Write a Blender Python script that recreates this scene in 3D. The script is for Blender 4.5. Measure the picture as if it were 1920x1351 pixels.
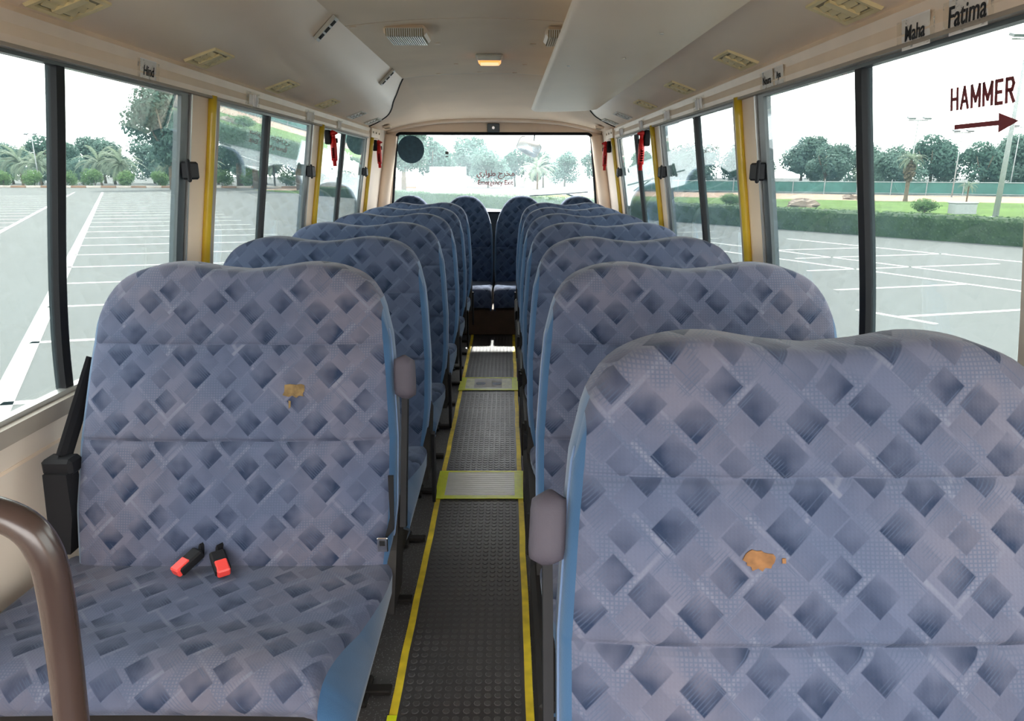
import bpy, math, random
from mathutils import Vector, Matrix

# ------------------------------------------------------------------ clear
for o in list(bpy.data.objects):
    bpy.data.objects.remove(o, do_unlink=True)
SC = bpy.context.scene
COL = SC.collection
PI = math.pi

# ------------------------------------------------------------------ camera
# X = across the bus, Y = towards the rear, Z = up, bus floor at z = 0
cam_d = bpy.data.cameras.new('camera')
cam_d.sensor_fit = 'HORIZONTAL'; cam_d.sensor_width = 36.0; cam_d.lens = 24.0
cam_d.clip_start = 0.05; cam_d.clip_end = 1000
cam = bpy.data.objects.new('camera', cam_d); COL.objects.link(cam)
_d = Vector(((950-960)/1280.0, (324-675.5)/1280.0, 1.0)).normalized()   # world +Y in camera axes (right, down, forward)
_X = Vector((0, 1, 0)).cross(_d).normalized()
_Z = -(_d.cross(_X))
right = Vector((_X[0], _d[0], _Z[0])); down = Vector((_X[1], _d[1], _Z[1])); fwd = Vector((_X[2], _d[2], _Z[2]))
M = Matrix((( right[0], -down[0], -fwd[0], 0.104),
            ( right[1], -down[1], -fwd[1], 0.0),
            ( right[2], -down[2], -fwd[2], 1.2),
            (0, 0, 0, 1)))
cam.matrix_world = M
SC.camera = cam

# ------------------------------------------------------------------ world, sun, exposure
world = bpy.data.worlds.new('hazy_sky'); SC.world = world; world.use_nodes = True
wn = world.node_tree.nodes; wl = world.node_tree.links
for n in list(wn): wn.remove(n)
wo = wn.new('ShaderNodeOutputWorld'); wb = wn.new('ShaderNodeBackground')
tc = wn.new('ShaderNodeTexCoord'); sp = wn.new('ShaderNodeSeparateXYZ'); rmp = wn.new('ShaderNodeValToRGB')
wl.new(tc.outputs['Generated'], sp.inputs[0]); wl.new(sp.outputs['Z'], rmp.inputs[0])
rmp.color_ramp.elements[0].position = 0.0; rmp.color_ramp.elements[0].color = (1.0, 0.965, 0.92, 1)
rmp.color_ramp.elements[1].position = 0.7; rmp.color_ramp.elements[1].color = (1.0, 0.98, 0.96, 1)
wl.new(rmp.outputs[0], wb.inputs['Color']); wb.inputs['Strength'].default_value = 9.8
wl.new(wb.outputs[0], wo.inputs['Surface'])

sun_d = bpy.data.lights.new('sun', 'SUN'); sun_d.energy = 18.0; sun_d.angle = math.radians(1.5); sun_d.color = (1.0, 0.94, 0.84)
sun = bpy.data.objects.new('sun', sun_d); COL.objects.link(sun)
el = math.radians(46.2)
sun.rotation_euler = Vector((0.0, -math.cos(el), -math.sin(el))).to_track_quat('-Z', 'Y').to_euler()
sun.location = (0, 30, 40)

SC.view_settings.view_transform = 'Standard'; SC.view_settings.look = 'None'
SC.view_settings.gamma = 1.0; SC.view_settings.exposure = 0.0; SC.view_settings.use_curve_mapping = False
cy = SC.cycles
cy.max_bounces = 7; cy.diffuse_bounces = 4; cy.glossy_bounces = 3; cy.transmission_bounces = 4
cy.transparent_max_bounces = 32; cy.sample_clamp_indirect = 6.0; cy.caustics_reflective = False; cy.caustics_refractive = False
cy.use_denoising = True; cy.use_adaptive_sampling = True; cy.adaptive_threshold = 0.1; cy.adaptive_min_samples = 16

# ------------------------------------------------------------------ helpers
def link(o):
    COL.objects.link(o); return o

def mesh(name, verts, faces, mat=None, smooth=False, uvs=None):
    me = bpy.data.meshes.new(name)
    me.from_pydata([tuple(v) for v in verts], [], faces)
    if smooth:
        me.polygons.foreach_set('use_smooth', [True]*len(me.polygons))
    if uvs is not None:
        l = me.uv_layers.new(name='UVMap')
        idx = [0]*len(me.loops); me.loops.foreach_get('vertex_index', idx)
        flat = []
        for i in idx: flat.extend(uvs[i])
        l.data.foreach_set('uv', flat)
    if mat: me.materials.append(mat)
    me.update()
    return me

class B:
    """collects primitive shapes into one mesh"""
    def __init__(s): s.v = []; s.f = []
    def add(s, verts, faces):
        n = len(s.v); s.v.extend([tuple(v) for v in verts]); s.f.extend([tuple(i+n for i in f) for f in faces]); return s
    def box(s, x0, x1, y0, y1, z0, z1, bev=0.0):
        if bev <= 0:
            v = [(x, y, z) for z in (z0, z1) for y in (y0, y1) for x in (x0, x1)]
            return s.add(v, [(0,2,3,1),(4,5,7,6),(0,1,5,4),(2,6,7,3),(0,4,6,2),(1,3,7,5)])
        b = min(bev, abs(x1-x0)/2.01, abs(y1-y0)/2.01, abs(z1-z0)/2.01)
        # chamfered box: 24 verts
        cx, cy_, cz = (x0+x1)/2, (y0+y1)/2, (z0+z1)/2
        hx, hy, hz = abs(x1-x0)/2, abs(y1-y0)/2, abs(z1-z0)/2
        v = []; idx = {}
        for sx in (-1, 1):
            for sy in (-1, 1):
                for sz in (-1, 1):
                    for ax in range(3):
                        p = [hx-b, hy-b, hz-b]; p[ax] = (hx, hy, hz)[ax]
                        idx[(sx, sy, sz, ax)] = len(v)
                        v.append((cx+sx*p[0], cy_+sy*p[1], cz+sz*p[2]))
        f = []
        S = (-1, 1)
        for sx in S: f.append([idx[(sx, a, c, 0)] for a, c in ((-1,-1),(1,-1),(1,1),(-1,1))][::sx])
        for sy in S: f.append([idx[(a, sy, c, 1)] for a, c in ((-1,-1),(-1,1),(1,1),(1,-1))][::sy])
        for sz in S: f.append([idx[(a, c, sz, 2)] for a, c in ((-1,-1),(1,-1),(1,1),(-1,1))][::sz])
        for sx in S:
            for sy in S: f.append([idx[(sx,sy,-1,0)], idx[(sx,sy,-1,1)], idx[(sx,sy,1,1)], idx[(sx,sy,1,0)]][::sx*sy])
        for sx in S:
            for sz in S: f.append([idx[(sx,-1,sz,0)], idx[(sx,1,sz,0)], idx[(sx,1,sz,2)], idx[(sx,-1,sz,2)]][::sx*sz])
        for sy in S:
            for sz in S: f.append([idx[(-1,sy,sz,1)], idx[(-1,sy,sz,2)], idx[(1,sy,sz,2)], idx[(1,sy,sz,1)]][::sy*sz])
        for sx in S:
            for sy in S:
                for sz in S: f.append([idx[(sx,sy,sz,0)], idx[(sx,sy,sz,1)], idx[(sx,sy,sz,2)]][::sx*sy*sz])
        return s.add(v, f)
    def tube(s, pts, r, n=10, caps=True, flat=1.0, closed=False):
        pts = [Vector(p) for p in pts]; N = len(pts)
        rr = r if hasattr(r, '__len__') else [r]*N
        rings = []; up = None
        for i, p in enumerate(pts):
            if closed: t = (pts[(i+1) % N]-pts[i-1]).normalized()
            else: t = ((pts[min(i+1, N-1)]-pts[max(i-1, 0)])).normalized()
            if up is None:
                a = Vector((0, 0, 1)) if abs(t.z) < .9 else Vector((1, 0, 0))
                up = (a - t*a.dot(t)).normalized()
            else:
                up = (up - t*up.dot(t)).normalized()
            b = t.cross(up)
            rings.append([p+up*math.cos(2*PI*k/n)*rr[i]+b*math.sin(2*PI*k/n)*rr[i]*flat for k in range(n)])
        v = [q for rg in rings for q in rg]; f = []
        m = N if closed else N-1
        for i in range(m):
            j = (i+1) % N
            for k in range(n):
                k2 = (k+1) % n
                f.append((i*n+k, j*n+k, j*n+k2, i*n+k2))
        if caps and not closed:
            f.append(tuple(range(n))); f.append(tuple((N-1)*n+k for k in reversed(range(n))))
        return s.add(v, f)
    def prism(s, poly, axis, a0, a1):
        """extrude a 2D polygon along axis ('x','y','z')"""
        n = len(poly)
        def P(p, a): return {'x': (a, p[0], p[1]), 'y': (p[0], a, p[1]), 'z': (p[0], p[1], a)}[axis]
        v = [P(p, a0) for p in poly]+[P(p, a1) for p in poly]
        f = [tuple(range(n))[::-1], tuple(range(n, 2*n))]+[(i, (i+1) % n, n+(i+1) % n, n+i) for i in range(n)]
        return s.add(v, f)
    def disc(s, c, r, nrm, n=16, th=.002):
        nrm = Vector(nrm).normalized(); a = Vector((0,0,1)) if abs(nrm.z) < .9 else Vector((1,0,0))
        u = (a-nrm*a.dot(nrm)).normalized(); w = nrm.cross(u); c = Vector(c)
        v = [c+u*math.cos(2*PI*k/n)*r+w*math.sin(2*PI*k/n)*r+nrm*h for h in (0, th) for k in range(n)]
        f = [tuple(range(n))[::-1], tuple(range(n, 2*n))]+[(k, (k+1) % n, n+(k+1) % n, n+k) for k in range(n)]
        return s.add(v, f)
    def me(s, name, mat, smooth=False): return mesh(name, s.v, s.f, mat, smooth)

def obj(name, me, parent=None, loc=None):
    o = bpy.data.objects.new(name, me); link(o)
    if parent: o.parent = parent
    if loc: o.location = loc
    return o
def tag(o, label=None, cat=None, group=None, kind=None):
    if label: o['label'] = label
    if cat: o['category'] = cat
    if group: o['group'] = group
    if kind: o['kind'] = kind
    return o
def thing(name, label, cat, loc=(0, 0, 0), group=None, rz=0):
    o = bpy.data.objects.new(name, None); link(o); o.location = loc; o.rotation_euler = (0, 0, rz)
    o.empty_display_size = .1
    return tag(o, label, cat, group)
def struct_empty(name, loc=(0, 0, 0)):
    o = bpy.data.objects.new(name, None); link(o); o.location = loc; o.empty_display_size = .1
    o['kind'] = 'structure'; return o
def struct(name, me):
    o = obj(name, me); o['kind'] = 'structure'; return o
ORD = ['first','second','third','fourth','fifth','sixth','seventh','eighth','ninth','tenth','eleventh','twelfth','thirteenth','fourteenth','fifteenth','sixteenth','seventeenth','eighteenth','nineteenth','twentieth','twenty-first','twenty-second','twenty-third','twenty-fourth']
def autosmooth(me, ang=35):
    me.polygons.foreach_set('use_smooth', [True]*len(me.polygons))
    try: me.set_sharp_from_angle(angle=math.radians(ang))
    except Exception: pass
    return me
def interp(x, xs, ys):
    if x <= xs[0]: return ys[0]
    for i in range(len(xs)-1):
        if x <= xs[i+1]:
            t = (x-xs[i])/(xs[i+1]-xs[i]); return ys[i]+(ys[i+1]-ys[i])*t
    return ys[-1]
def cr(x, xs, ys):
    """smooth (Catmull-Rom) interpolation"""
    if x <= xs[0]: return ys[0]
    if x >= xs[-1]: return ys[-1]
    for i in range(len(xs)-1):
        if x <= xs[i+1]:
            h = xs[i+1]-xs[i]; t = (x-xs[i])/h
            m0 = (ys[i+1]-ys[max(i-1,0)])/(xs[i+1]-xs[max(i-1,0)])
            m1 = (ys[min(i+2,len(xs)-1)]-ys[i])/(xs[min(i+2,len(xs)-1)]-xs[i])
            return (2*t**3-3*t*t+1)*ys[i]+(t**3-2*t*t+t)*h*m0+(-2*t**3+3*t*t)*ys[i+1]+(t**3-t*t)*h*m1

# ------------------------------------------------------------------ materials
class NT:
    def __init__(s, name):
        s.m = bpy.data.materials.new(name); s.m.use_nodes = True
        s.n = s.m.node_tree.nodes; s.l = s.m.node_tree.links
        for q in list(s.n): s.n.remove(q)
        s.out = s.n.new('ShaderNodeOutputMaterial')
    def node(s, t, **kw):
        q = s.n.new(t)
        for k, v in kw.items(): setattr(q, k, v)
        return q
    def set(s, sock, v):
        if isinstance(v, bpy.types.NodeSocket): s.l.new(v, sock)
        else: sock.default_value = v
    def math(s, op, a, b=None, c=None, clamp=False):
        q = s.node('ShaderNodeMath', operation=op, use_clamp=clamp)
        s.set(q.inputs[0], a)
        if b is not None: s.set(q.inputs[1], b)
        if c is not None: s.set(q.inputs[2], c)
        return q.outputs[0]
    def mix(s, f, a, b, mode='MIX'):
        q = s.node('ShaderNodeMix', data_type='RGBA', blend_type=mode)
        s.set(q.inputs[0], f)
        for i, v in ((6, a), (7, b)):
            if isinstance(v, bpy.types.NodeSocket): s.l.new(v, q.inputs[i])
            else: q.inputs[i].default_value = (*v[:3], 1)
        return q.outputs[2]
    def ramp(s, f, stops):
        q = s.node('ShaderNodeValToRGB'); s.set(q.inputs[0], f)
        e = q.color_ramp.elements
        while len(e) < len(stops): e.new(.5)
        for i, (p, c) in enumerate(stops):
            e[i].position = p; e[i].color = (*c, 1) if len(c) == 3 else c
        return q.outputs[0]
    def coord(s, which='Object'):
        return s.node('ShaderNodeTexCoord').outputs[which]
    def noise(s, vec, scale, detail=3, rough=.5):
        q = s.node('ShaderNodeTexNoise'); s.set(q.inputs['Vector'], vec)
        q.inputs['Scale'].default_value = scale; q.inputs['Detail'].default_value = detail; q.inputs['Roughness'].default_value = rough
        return q.outputs['Fac']
    def bsdf(s, col, rough=.5, metal=0, spec=.5, bump=None, bstr=.2, bdist=.002, sheen=0, emis=None, estr=0):
        q = s.node('ShaderNodeBsdfPrincipled')
        if isinstance(col, bpy.types.NodeSocket): s.l.new(col, q.inputs['Base Color'])
        else: q.inputs['Base Color'].default_value = (*col[:3], 1)
        s.set(q.inputs['Roughness'], rough); q.inputs['Metallic'].default_value = metal
        q.inputs['Specular IOR Level'].default_value = spec
        if sheen: q.inputs['Sheen Weight'].default_value = sheen
        if emis: q.inputs['Emission Color'].default_value = (*emis, 1); q.inputs['Emission Strength'].default_value = estr
        if bump is not None:
            bn = s.node('ShaderNodeBump'); bn.inputs['Strength'].default_value = bstr; bn.inputs['Distance'].default_value = bdist
            s.l.new(bump, bn.inputs['Height']); s.l.new(bn.outputs[0], q.inputs['Normal'])
        s.l.new(q.outputs[0], s.out.inputs['Surface'])
        return s.m

def plain(name, col, rough=.5, metal=0, spec=.5, var=.08, scale=8, bump=0, bscale=200, sheen=0, emis=None, estr=0):
    t = NT(name); c = t.coord()
    n = t.noise(c, scale, 2, .6)
    dark = tuple(x*(1-var) for x in col); lite = tuple(min(1, x*(1+var)) for x in col)
    col2 = t.ramp(n, [(.3, dark), (.7, lite)])
    bp = t.noise(c, bscale, 2) if bump else None
    return t.bsdf(col2, rough, metal, spec, bump=bp, bstr=bump, sheen=sheen, emis=emis, estr=estr)

MAT = {}
def fabric():
    t = NT('moquette_fabric')
    uv = t.node('ShaderNodeUVMap'); sep = t.node('ShaderNodeSeparateXYZ'); t.l.new(uv.outputs[0], sep.inputs[0])
    u = sep.outputs['X']; v = sep.outputs['Y']
    # slight wobble, so the weave is not ruler-straight
    x = t.math('MULTIPLY', u, 1/.152); y = t.math('MULTIPLY', v, 1/.160)
    y = t.math('ADD', y, t.math('MULTIPLY', t.math('ADD', t.math('GREATER_THAN', v, .6428), t.math('GREATER_THAN', v, .8667)), .39))
    def wrap(a, c):
        d = t.math('SUBTRACT', a, c-.5); d = t.math('FRACT', d); return t.math('SUBTRACT', d, .5)
    soft = t.noise(t.coord('UV'), 28, 1)
    dark = None; mask = None
    for (cx, cy_, a, gx, gy, amp) in [(0, 0, .185, -.40, -.10, .95), (.253, -.30, .210, .05, -.55, 1.0), (.693, -.156, .200, .25, -.45, .9),
                                      (.453, -.61, .220, .35, -.42, 1.0), (.90, -.67, .165, .2, -.30, .6),
                                      (.10, -.50, .20, -.3, .2, .32), (.62, -.44, .17, .3, .2, .28), (.30, -.86, .19, -.2, -.3, .34), (.85, -.36, .16, .1, .3, .26)]:
        dx = wrap(x, cx); dy = wrap(y, cy_)
        L = t.math('ADD', t.math('ABSOLUTE', dx), t.math('ABSOLUTE', dy))
        m = t.math('SUBTRACT', a, L); m = t.math('MULTIPLY', m, 60, clamp=True)
        g = t.math('ADD', t.math('MULTIPLY', dx, gx/a), t.math('MULTIPLY', dy, gy/a))
        g = t.math('ADD', g, .60); g = t.math('ADD', g, t.math('MULTIPLY', t.math('SUBTRACT', soft, .5), 1.1), clamp=True)
        d = t.math('MULTIPLY', t.math('MULTIPLY', m, g), amp)
        dark = d if dark is None else t.math('MAXIMUM', dark, d)
        mask = m if mask is None else t.math('MAXIMUM', mask, m)
    # pale diagonal ribbons between the diamonds
    p = t.math('SUBTRACT', x, y); q = t.math('ADD', x, y)
    def band(a, c, w):
        d = t.math('ABSOLUTE', wrap(a, c)); return t.math('MULTIPLY', t.math('SUBTRACT', w, d), 40, clamp=True)
    rib = t.math('MAXIMUM', t.math('MULTIPLY', band(p, .315, .045), 1.0), t.math('MULTIPLY', band(q, .765, .04), .8))
    rib = t.math('MAXIMUM', rib, t.math('MULTIPLY', band(p, .78, .03), .6))
    rib = t.math('MULTIPLY', rib, t.math('SUBTRACT', 1.0, mask))
    rn = t.noise(t.coord('UV'), 17, 0); rib = t.math('MULTIPLY', rib, t.math('MULTIPLY', t.math('SUBTRACT', rn, .40), 4.0, clamp=True))
    # fine woven grid
    gu = t.math('SINE', t.math('MULTIPLY', u, 2*PI/.0060)); gv = t.math('SINE', t.math('MULTIPLY', v, 2*PI/.0058))
    grid = t.math('MAXIMUM', gu, gv)
    gm = t.math('MULTIPLY', t.math('SUBTRACT', t.noise(t.coord('UV'), 19, 0), .40), 6, clamp=True)
    dg = t.math('SINE', t.math('MULTIPLY', t.math('ADD', u, v), 2*PI/.0072))
    dm = t.math('MULTIPLY', t.math('SUBTRACT', t.noise(t.coord('UV'), 23, 0), .55), 8, clamp=True)
    hatch = t.math('MULTIPLY', t.math('MULTIPLY', t.math('ADD', grid, .2, clamp=True), gm), t.math('SUBTRACT', 1.0, mask))
    hatch = t.math('MAXIMUM', hatch, t.math('MULTIPLY', t.math('MULTIPLY', t.math('ADD', dg, .0, clamp=True), dm), .9))
    thin = None
    for a_, c_ in ((q, .69), (q, .66), (q, .845), (p, .375), (p, .40), (p, .245)):
        d_ = t.math('ABSOLUTE', wrap(a_, c_)); d_ = t.math('MULTIPLY', t.math('SUBTRACT', .011, d_), 150, clamp=True)
        thin = d_ if thin is None else t.math('MAXIMUM', thin, d_)
    tm_ = t.math('MULTIPLY', t.math('SUBTRACT', t.noise(t.coord('UV'), 21, 0), .47), 8, clamp=True)
    hatch = t.math('MAXIMUM', hatch, t.math('MULTIPLY', t.math('MULTIPLY', thin, tm_), .9))
    wear = t.noise(t.coord('Object'), 3.2, 1)
    fd = t.node('ShaderNodeAttribute', attribute_type='OBJECT', attribute_name='fabric_tone').outputs['Fac']  # per-seat tone: higher is paler and greyer, lower is darker and bluer
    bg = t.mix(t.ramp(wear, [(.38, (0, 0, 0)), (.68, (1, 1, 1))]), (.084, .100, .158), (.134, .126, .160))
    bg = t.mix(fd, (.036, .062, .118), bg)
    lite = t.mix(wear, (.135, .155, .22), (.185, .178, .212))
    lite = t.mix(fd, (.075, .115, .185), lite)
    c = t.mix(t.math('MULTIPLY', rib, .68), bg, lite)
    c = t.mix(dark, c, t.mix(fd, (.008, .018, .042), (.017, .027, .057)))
    c = t.mix(t.math('MULTIPLY', hatch, .58), c, (.06, .08, .13))
    bh = t.math('ADD', t.math('MULTIPLY', grid, .5), t.math('MULTIPLY', dark, -.6))
    return t.bsdf(c, .92, spec=.15, bump=bh, bstr=.25, bdist=.0012, sheen=.08)
MAT['fabric'] = fabric()
MAT['blue'] = plain('plain_blue_fabric', (.030, .080, .160), .9, spec=.15, var=.12, bump=.15, bscale=500, sheen=.3)
MAT['piping'] = plain('blue_piping', (.11, .17, .29), .8, spec=.2, sheen=.3)
MAT['armpad'] = plain('armrest_vinyl', (.062, .054, .070), .7, spec=.3, bump=.2, bscale=300)
MAT['black'] = plain('black_plastic', (.010, .010, .012), .6, spec=.2)
MAT['strap'] = plain('black_webbing', (.012, .012, .014), .8, spec=.2)
MAT['frame'] = plain('dark_painted_steel', (.016, .014, .013), .55, spec=.2)
MAT['rubber_black'] = plain('black_window_rubber', (.008, .008, .010), .55, spec=.2)
MAT['greyframe'] = plain('grey_window_frame', (.07, .085, .09), .35)
MAT['alu'] = plain('aluminium_strip', (.62, .62, .6), .35, metal=.8)
MAT['beige'] = plain('beige_plastic', (.86, .68, .52), .5, spec=.35, var=.05, scale=3)
MAT['duct'] = plain('duct_plastic', (.95, .755, .575), .40, spec=.45, var=.04, scale=2)
MAT['ceiling'] = plain('ceiling_liner', (.96, .775, .60), .8, spec=.2, var=.05, scale=2.5, bump=.05, bscale=120)
MAT['rearcap'] = plain('rear_liner', (.86, .68, .52), .75, spec=.25, var=.05, scale=2)
MAT['acpanel'] = plain('ac_panel_plastic', (.96, .775, .58), .42, spec=.4, var=.03, scale=2)
MAT['trim'] = plain('ivory_rail', (.92, .75, .59), .4, spec=.4, var=.04)
MAT['ventyellow'] = plain('aged_vent_plastic', (.88, .72, .40), .5, var=.12, scale=14)
MAT['ventdark'] = plain('vent_slat', (.30, .23, .12), .5)
MAT['ventivory'] = plain('grille_ivory', (.68, .65, .58), .45)
MAT['panelwall'] = plain('wall_vinyl', (.74, .63, .53), .6, spec=.3, var=.05, scale=3)
MAT['sill'] = plain('sill_brown', (.36, .31, .26), .5)
MAT['dark'] = plain('dark_gap', (.02, .018, .016), .8)
MAT['red'] = plain('red_plastic', (.62, .012, .012), .35)
MAT['redbuckle'] = plain('red_button', (.75, .06, .05), .4)
MAT['steel'] = plain('chrome_steel', (.7, .7, .72), .2, metal=1)
MAT['white'] = plain('paper_white', (.95, .88, .85), .7)
MAT['whitesticker'] = plain('white_sticker', (.85, .86, .85), .6)
def backlit_paper():
    t = NT('thin_white_film'); n = t.noise(t.coord(), 12, 2)
    c = t.mix(n, (.86, .88, .88), (.93, .94, .93)); d = t.node('ShaderNodeBsdfDiffuse'); tl = t.node('ShaderNodeBsdfTranslucent')
    t.l.new(c, d.inputs[0]); t.l.new(c, tl.inputs[0]); m = t.node('ShaderNodeMixShader'); m.inputs[0].default_value = .6
    t.l.new(d.outputs[0], m.inputs[1]); t.l.new(tl.outputs[0], m.inputs[2]); t.l.new(m.outputs[0], t.out.inputs['Surface']); return t.m
MAT['film'] = backlit_paper()
MAT['ink'] = plain('black_ink', (.015, .013, .014), .7)
MAT['redtext'] = plain('red_vinyl_letters', (.25, .006, .014), .5)
MAT['darkred'] = plain('dark_red_vinyl', (.17, .008, .012), .5)
MAT['tape'] = plain('yellow_tape', (.85, .62, .03), .5, var=.22, scale=18)
MAT['fluo'] = plain('fluorescent_tape', (.86, .95, .02), .35, var=.06, scale=30)
MAT['disc'] = plain('dark_blue_sticker', (.03, .085, .125), .6, var=.2, scale=30)
MAT['carpet'] = plain('dark_riser_vinyl', (.075, .045, .027), .7, var=.2)
MAT['foam'] = plain('worn_foam', (.17, .11, .045), .95, var=.3, scale=60)
MAT['orangefoam'] = plain('worn_orange_foam', (.19, .09, .035), .95, var=.25, scale=60)
MAT['rail'] = plain('brown_grab_rail', (.045, .028, .024), .25, spec=.6, var=.15, scale=5)

def floor_mat():
    t = NT('speckled_floor'); c = t.coord()
    v = t.node('ShaderNodeTexVoronoi'); t.l.new(c, v.inputs['Vector']); v.inputs['Scale'].default_value = 160
    s = t.math('LESS_THAN', v.outputs['Distance'], .28)
    n = t.noise(c, 5, 4)
    base = t.mix(n, (.05, .045, .045), (.10, .095, .095))
    return t.bsdf(t.mix(t.math('MULTIPLY', s, .6), base, (.22, .22, .23)), .55)
MAT['floor'] = floor_mat()
def rubber():
    t = NT('studded_rubber'); c = t.coord(); n = t.noise(c, 4, 5, .65)
    col = t.mix(n, (.030, .028, .030), (.062, .058, .060))
    r = t.math('ADD', t.math('MULTIPLY', t.noise(c, 9, 4), .25), .28)
    return t.bsdf(col, r, spec=.55, bump=t.noise(c, 300, 2), bstr=.08)
MAT['rubber'] = rubber()
def yellowpaint():
    t = NT('yellow_post_paint'); c = t.coord(); n = t.noise(c, 20, 4)
    return t.bsdf(t.mix(n, (.55, .36, .015), (.66, .46, .03)), .28, spec=.55)
MAT['yellow'] = yellowpaint()
def checkplate():
    t = NT('reflective_patch'); c = t.coord(); w = t.node('ShaderNodeTexWave', wave_type='BANDS', bands_direction='Y')
    t.l.new(c, w.inputs['Vector']); w.inputs['Scale'].default_value = 17; w.inputs['Distortion'].default_value = 1.5; w.inputs['Detail'].default_value = 2
    col = t.mix(t.noise(c, 25, 3), (.80, .80, .72), (.95, .94, .88))
    return t.bsdf(col, .3, metal=.15, bump=w.outputs['Fac'], bstr=.5, bdist=.003)
MAT['plate'] = checkplate()

def glass(name, tint, dust=.02, dcol=(.8, .9, .95), refl=1.0):
    t = NT(name)
    lw = t.node('ShaderNodeLayerWeight'); lw.inputs['Blend'].default_value = .5
    f = lw.outputs['Facing']
    p = t.math('POWER', f, 5.0); F = t.math('ADD', t.math('MULTIPLY', p, .96), .04); F = t.math('MULTIPLY', F, refl)
    tr = t.node('ShaderNodeBsdfTransparent'); tr.inputs[0].default_value = (*tint, 1)
    gl = t.node('ShaderNodeBsdfGlossy'); gl.inputs['Roughness'].default_value = 0.0; gl.inputs[0].default_value = (.95, .98, 1, 1)
    m1 = t.node('ShaderNodeMixShader'); t.l.new(F, m1.inputs[0]); t.l.new(tr.outputs[0], m1.inputs[1]); t.l.new(gl.outputs[0], m1.inputs[2])
    # a film of dust that scatters daylight, its bluish tint standing in for haze
    tl = t.node('ShaderNodeBsdfTranslucent'); tl.inputs[0].default_value = (*dcol, 1)
    n = t.noise(t.coord(), 3.5, 1, .6)
    d = t.math('MULTIPLY', t.math('ADD', n, .4), dust)
    m2 = t.node('ShaderNodeMixShader'); t.l.new(d, m2.inputs[0]); t.l.new(m1.outputs[0], m2.inputs[1]); t.l.new(tl.outputs[0], m2.inputs[2])
    t.l.new(m2.outputs[0], t.out.inputs['Surface'])
    return t.m
MAT['glass'] = glass('window_glass', (.715, .755, .752), .0105, (.55, .90, 1.0), 1.4)
MAT['glass_dusty'] = glass('frosted_border_film', (.95, .97, .98), .22, (.85, .92, .95), .3)
MAT['rearglass'] = glass('rear_window_glass', (.95, .98, 1.0), .030, (.70, .92, 1.0), .10)

def lamp_mat(name, col, e):
    t = NT(name); c = t.coord(); n = t.noise(c, 40, 2)
    return t.bsdf(t.mix(n, col, tuple(min(1, k*1.2) for k in col)), .3, emis=col, estr=e)
MAT['amber'] = lamp_mat('amber_lens', (1.0, .42, .10), 1.1)
MAT['lens'] = plain('lamp_lens_ribs', (.80, .79, .74), .3)

# outdoors
def asphalt():
    t = NT('asphalt'); c = t.coord(); n1 = t.noise(c, .25, 4); n2 = t.noise(c, 60, 3)
    col = t.mix(n1, (.056, .059, .059), (.073, .077, .077))
    col = t.mix(t.math('MULTIPLY', n2, .35), col, (.113, .114, .110))
    return t.bsdf(col, .92, spec=.12)
MAT['asphalt'] = asphalt()
MAT['line'] = plain('road_paint', (.32, .32, .31), .9, spec=.15, var=.15, scale=2)
MAT['lawn'] = plain('lawn_grass', (.050, .088, .016), .95, spec=.1, var=.25, scale=.4)
MAT['sand'] = plain('orange_sand', (.20, .12, .078), .95, var=.12, scale=.5)
def leaf(name, a, b, sc=.8):
    t = NT(name); c = t.coord(); n = t.noise(c, sc, 1, .6)
    col = t.mix(n, a, b)
    q = t.node('ShaderNodeBsdfPrincipled'); t.l.new(col, q.inputs['Base Color']); q.inputs['Roughness'].default_value = .7; q.inputs['Specular IOR Level'].default_value = .25
    tl = t.node('ShaderNodeBsdfTranslucent'); t.l.new(col, tl.inputs[0])
    m = t.node('ShaderNodeMixShader'); m.inputs[0].default_value = .48; t.l.new(q.outputs[0], m.inputs[1]); t.l.new(tl.outputs[0], m.inputs[2])
    t.l.new(m.outputs[0], t.out.inputs['Surface']); return t.m
MAT['leaf_a'] = leaf('broad_leaf', (.038, .092, .074), (.088, .155, .12))
MAT['leaf_b'] = leaf('grey_green_leaf', (.062, .12, .10), (.12, .185, .15))
MAT['leaf_shrub'] = leaf('shrub_leaf', (.07, .14, .045), (.13, .21, .075))
MAT['palm_leaf'] = leaf('palm_frond', (.09, .13, .10), (.18, .21, .145))
MAT['hedge_leaf'] = leaf('hedge_leaf', (.018, .045, .016), (.042, .085, .028), 3)
MAT['bark'] = plain('tree_bark', (.10, .075, .05), .95, var=.3, scale=6)
MAT['galv'] = plain('galvanised_pole', (.24, .255, .26), .6, metal=.1)
MAT['fence'] = plain('green_fence_mesh', (.03, .11, .095), .8, var=.15, scale=.6)
MAT['stone'] = plain('sandstone', (.16, .12, .095), .9, var=.25, scale=3)
MAT['kerb_w'] = plain('kerb_concrete', (.38, .33, .29), .9, var=.2, scale=.8)
MAT['utility'] = plain('utility_box_grey', (.25, .265, .27), .7)

# ================================================================== STRUCTURE: the bus shell
WZ = [-.5, 0, .35, .6, .75, .9, 1.05, 1.2, 1.35, 1.5, 1.62]
WX = [1.0, 1.005, 1.018, 1.018, 1.010, .993, .970, .945, .921, .898, .876]
def wx(z): return cr(z, WZ, WX)
Y_FRONT, Y_REAR = -.56, 6.0
PITCH = 1.42
PIL = [2.28+PITCH*k for k in (-2, -1, 0, 1, 2)]      # start of each pillar; pillar depth .265
PD = .265
SILL, HEAD = .665, 1.445

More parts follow.
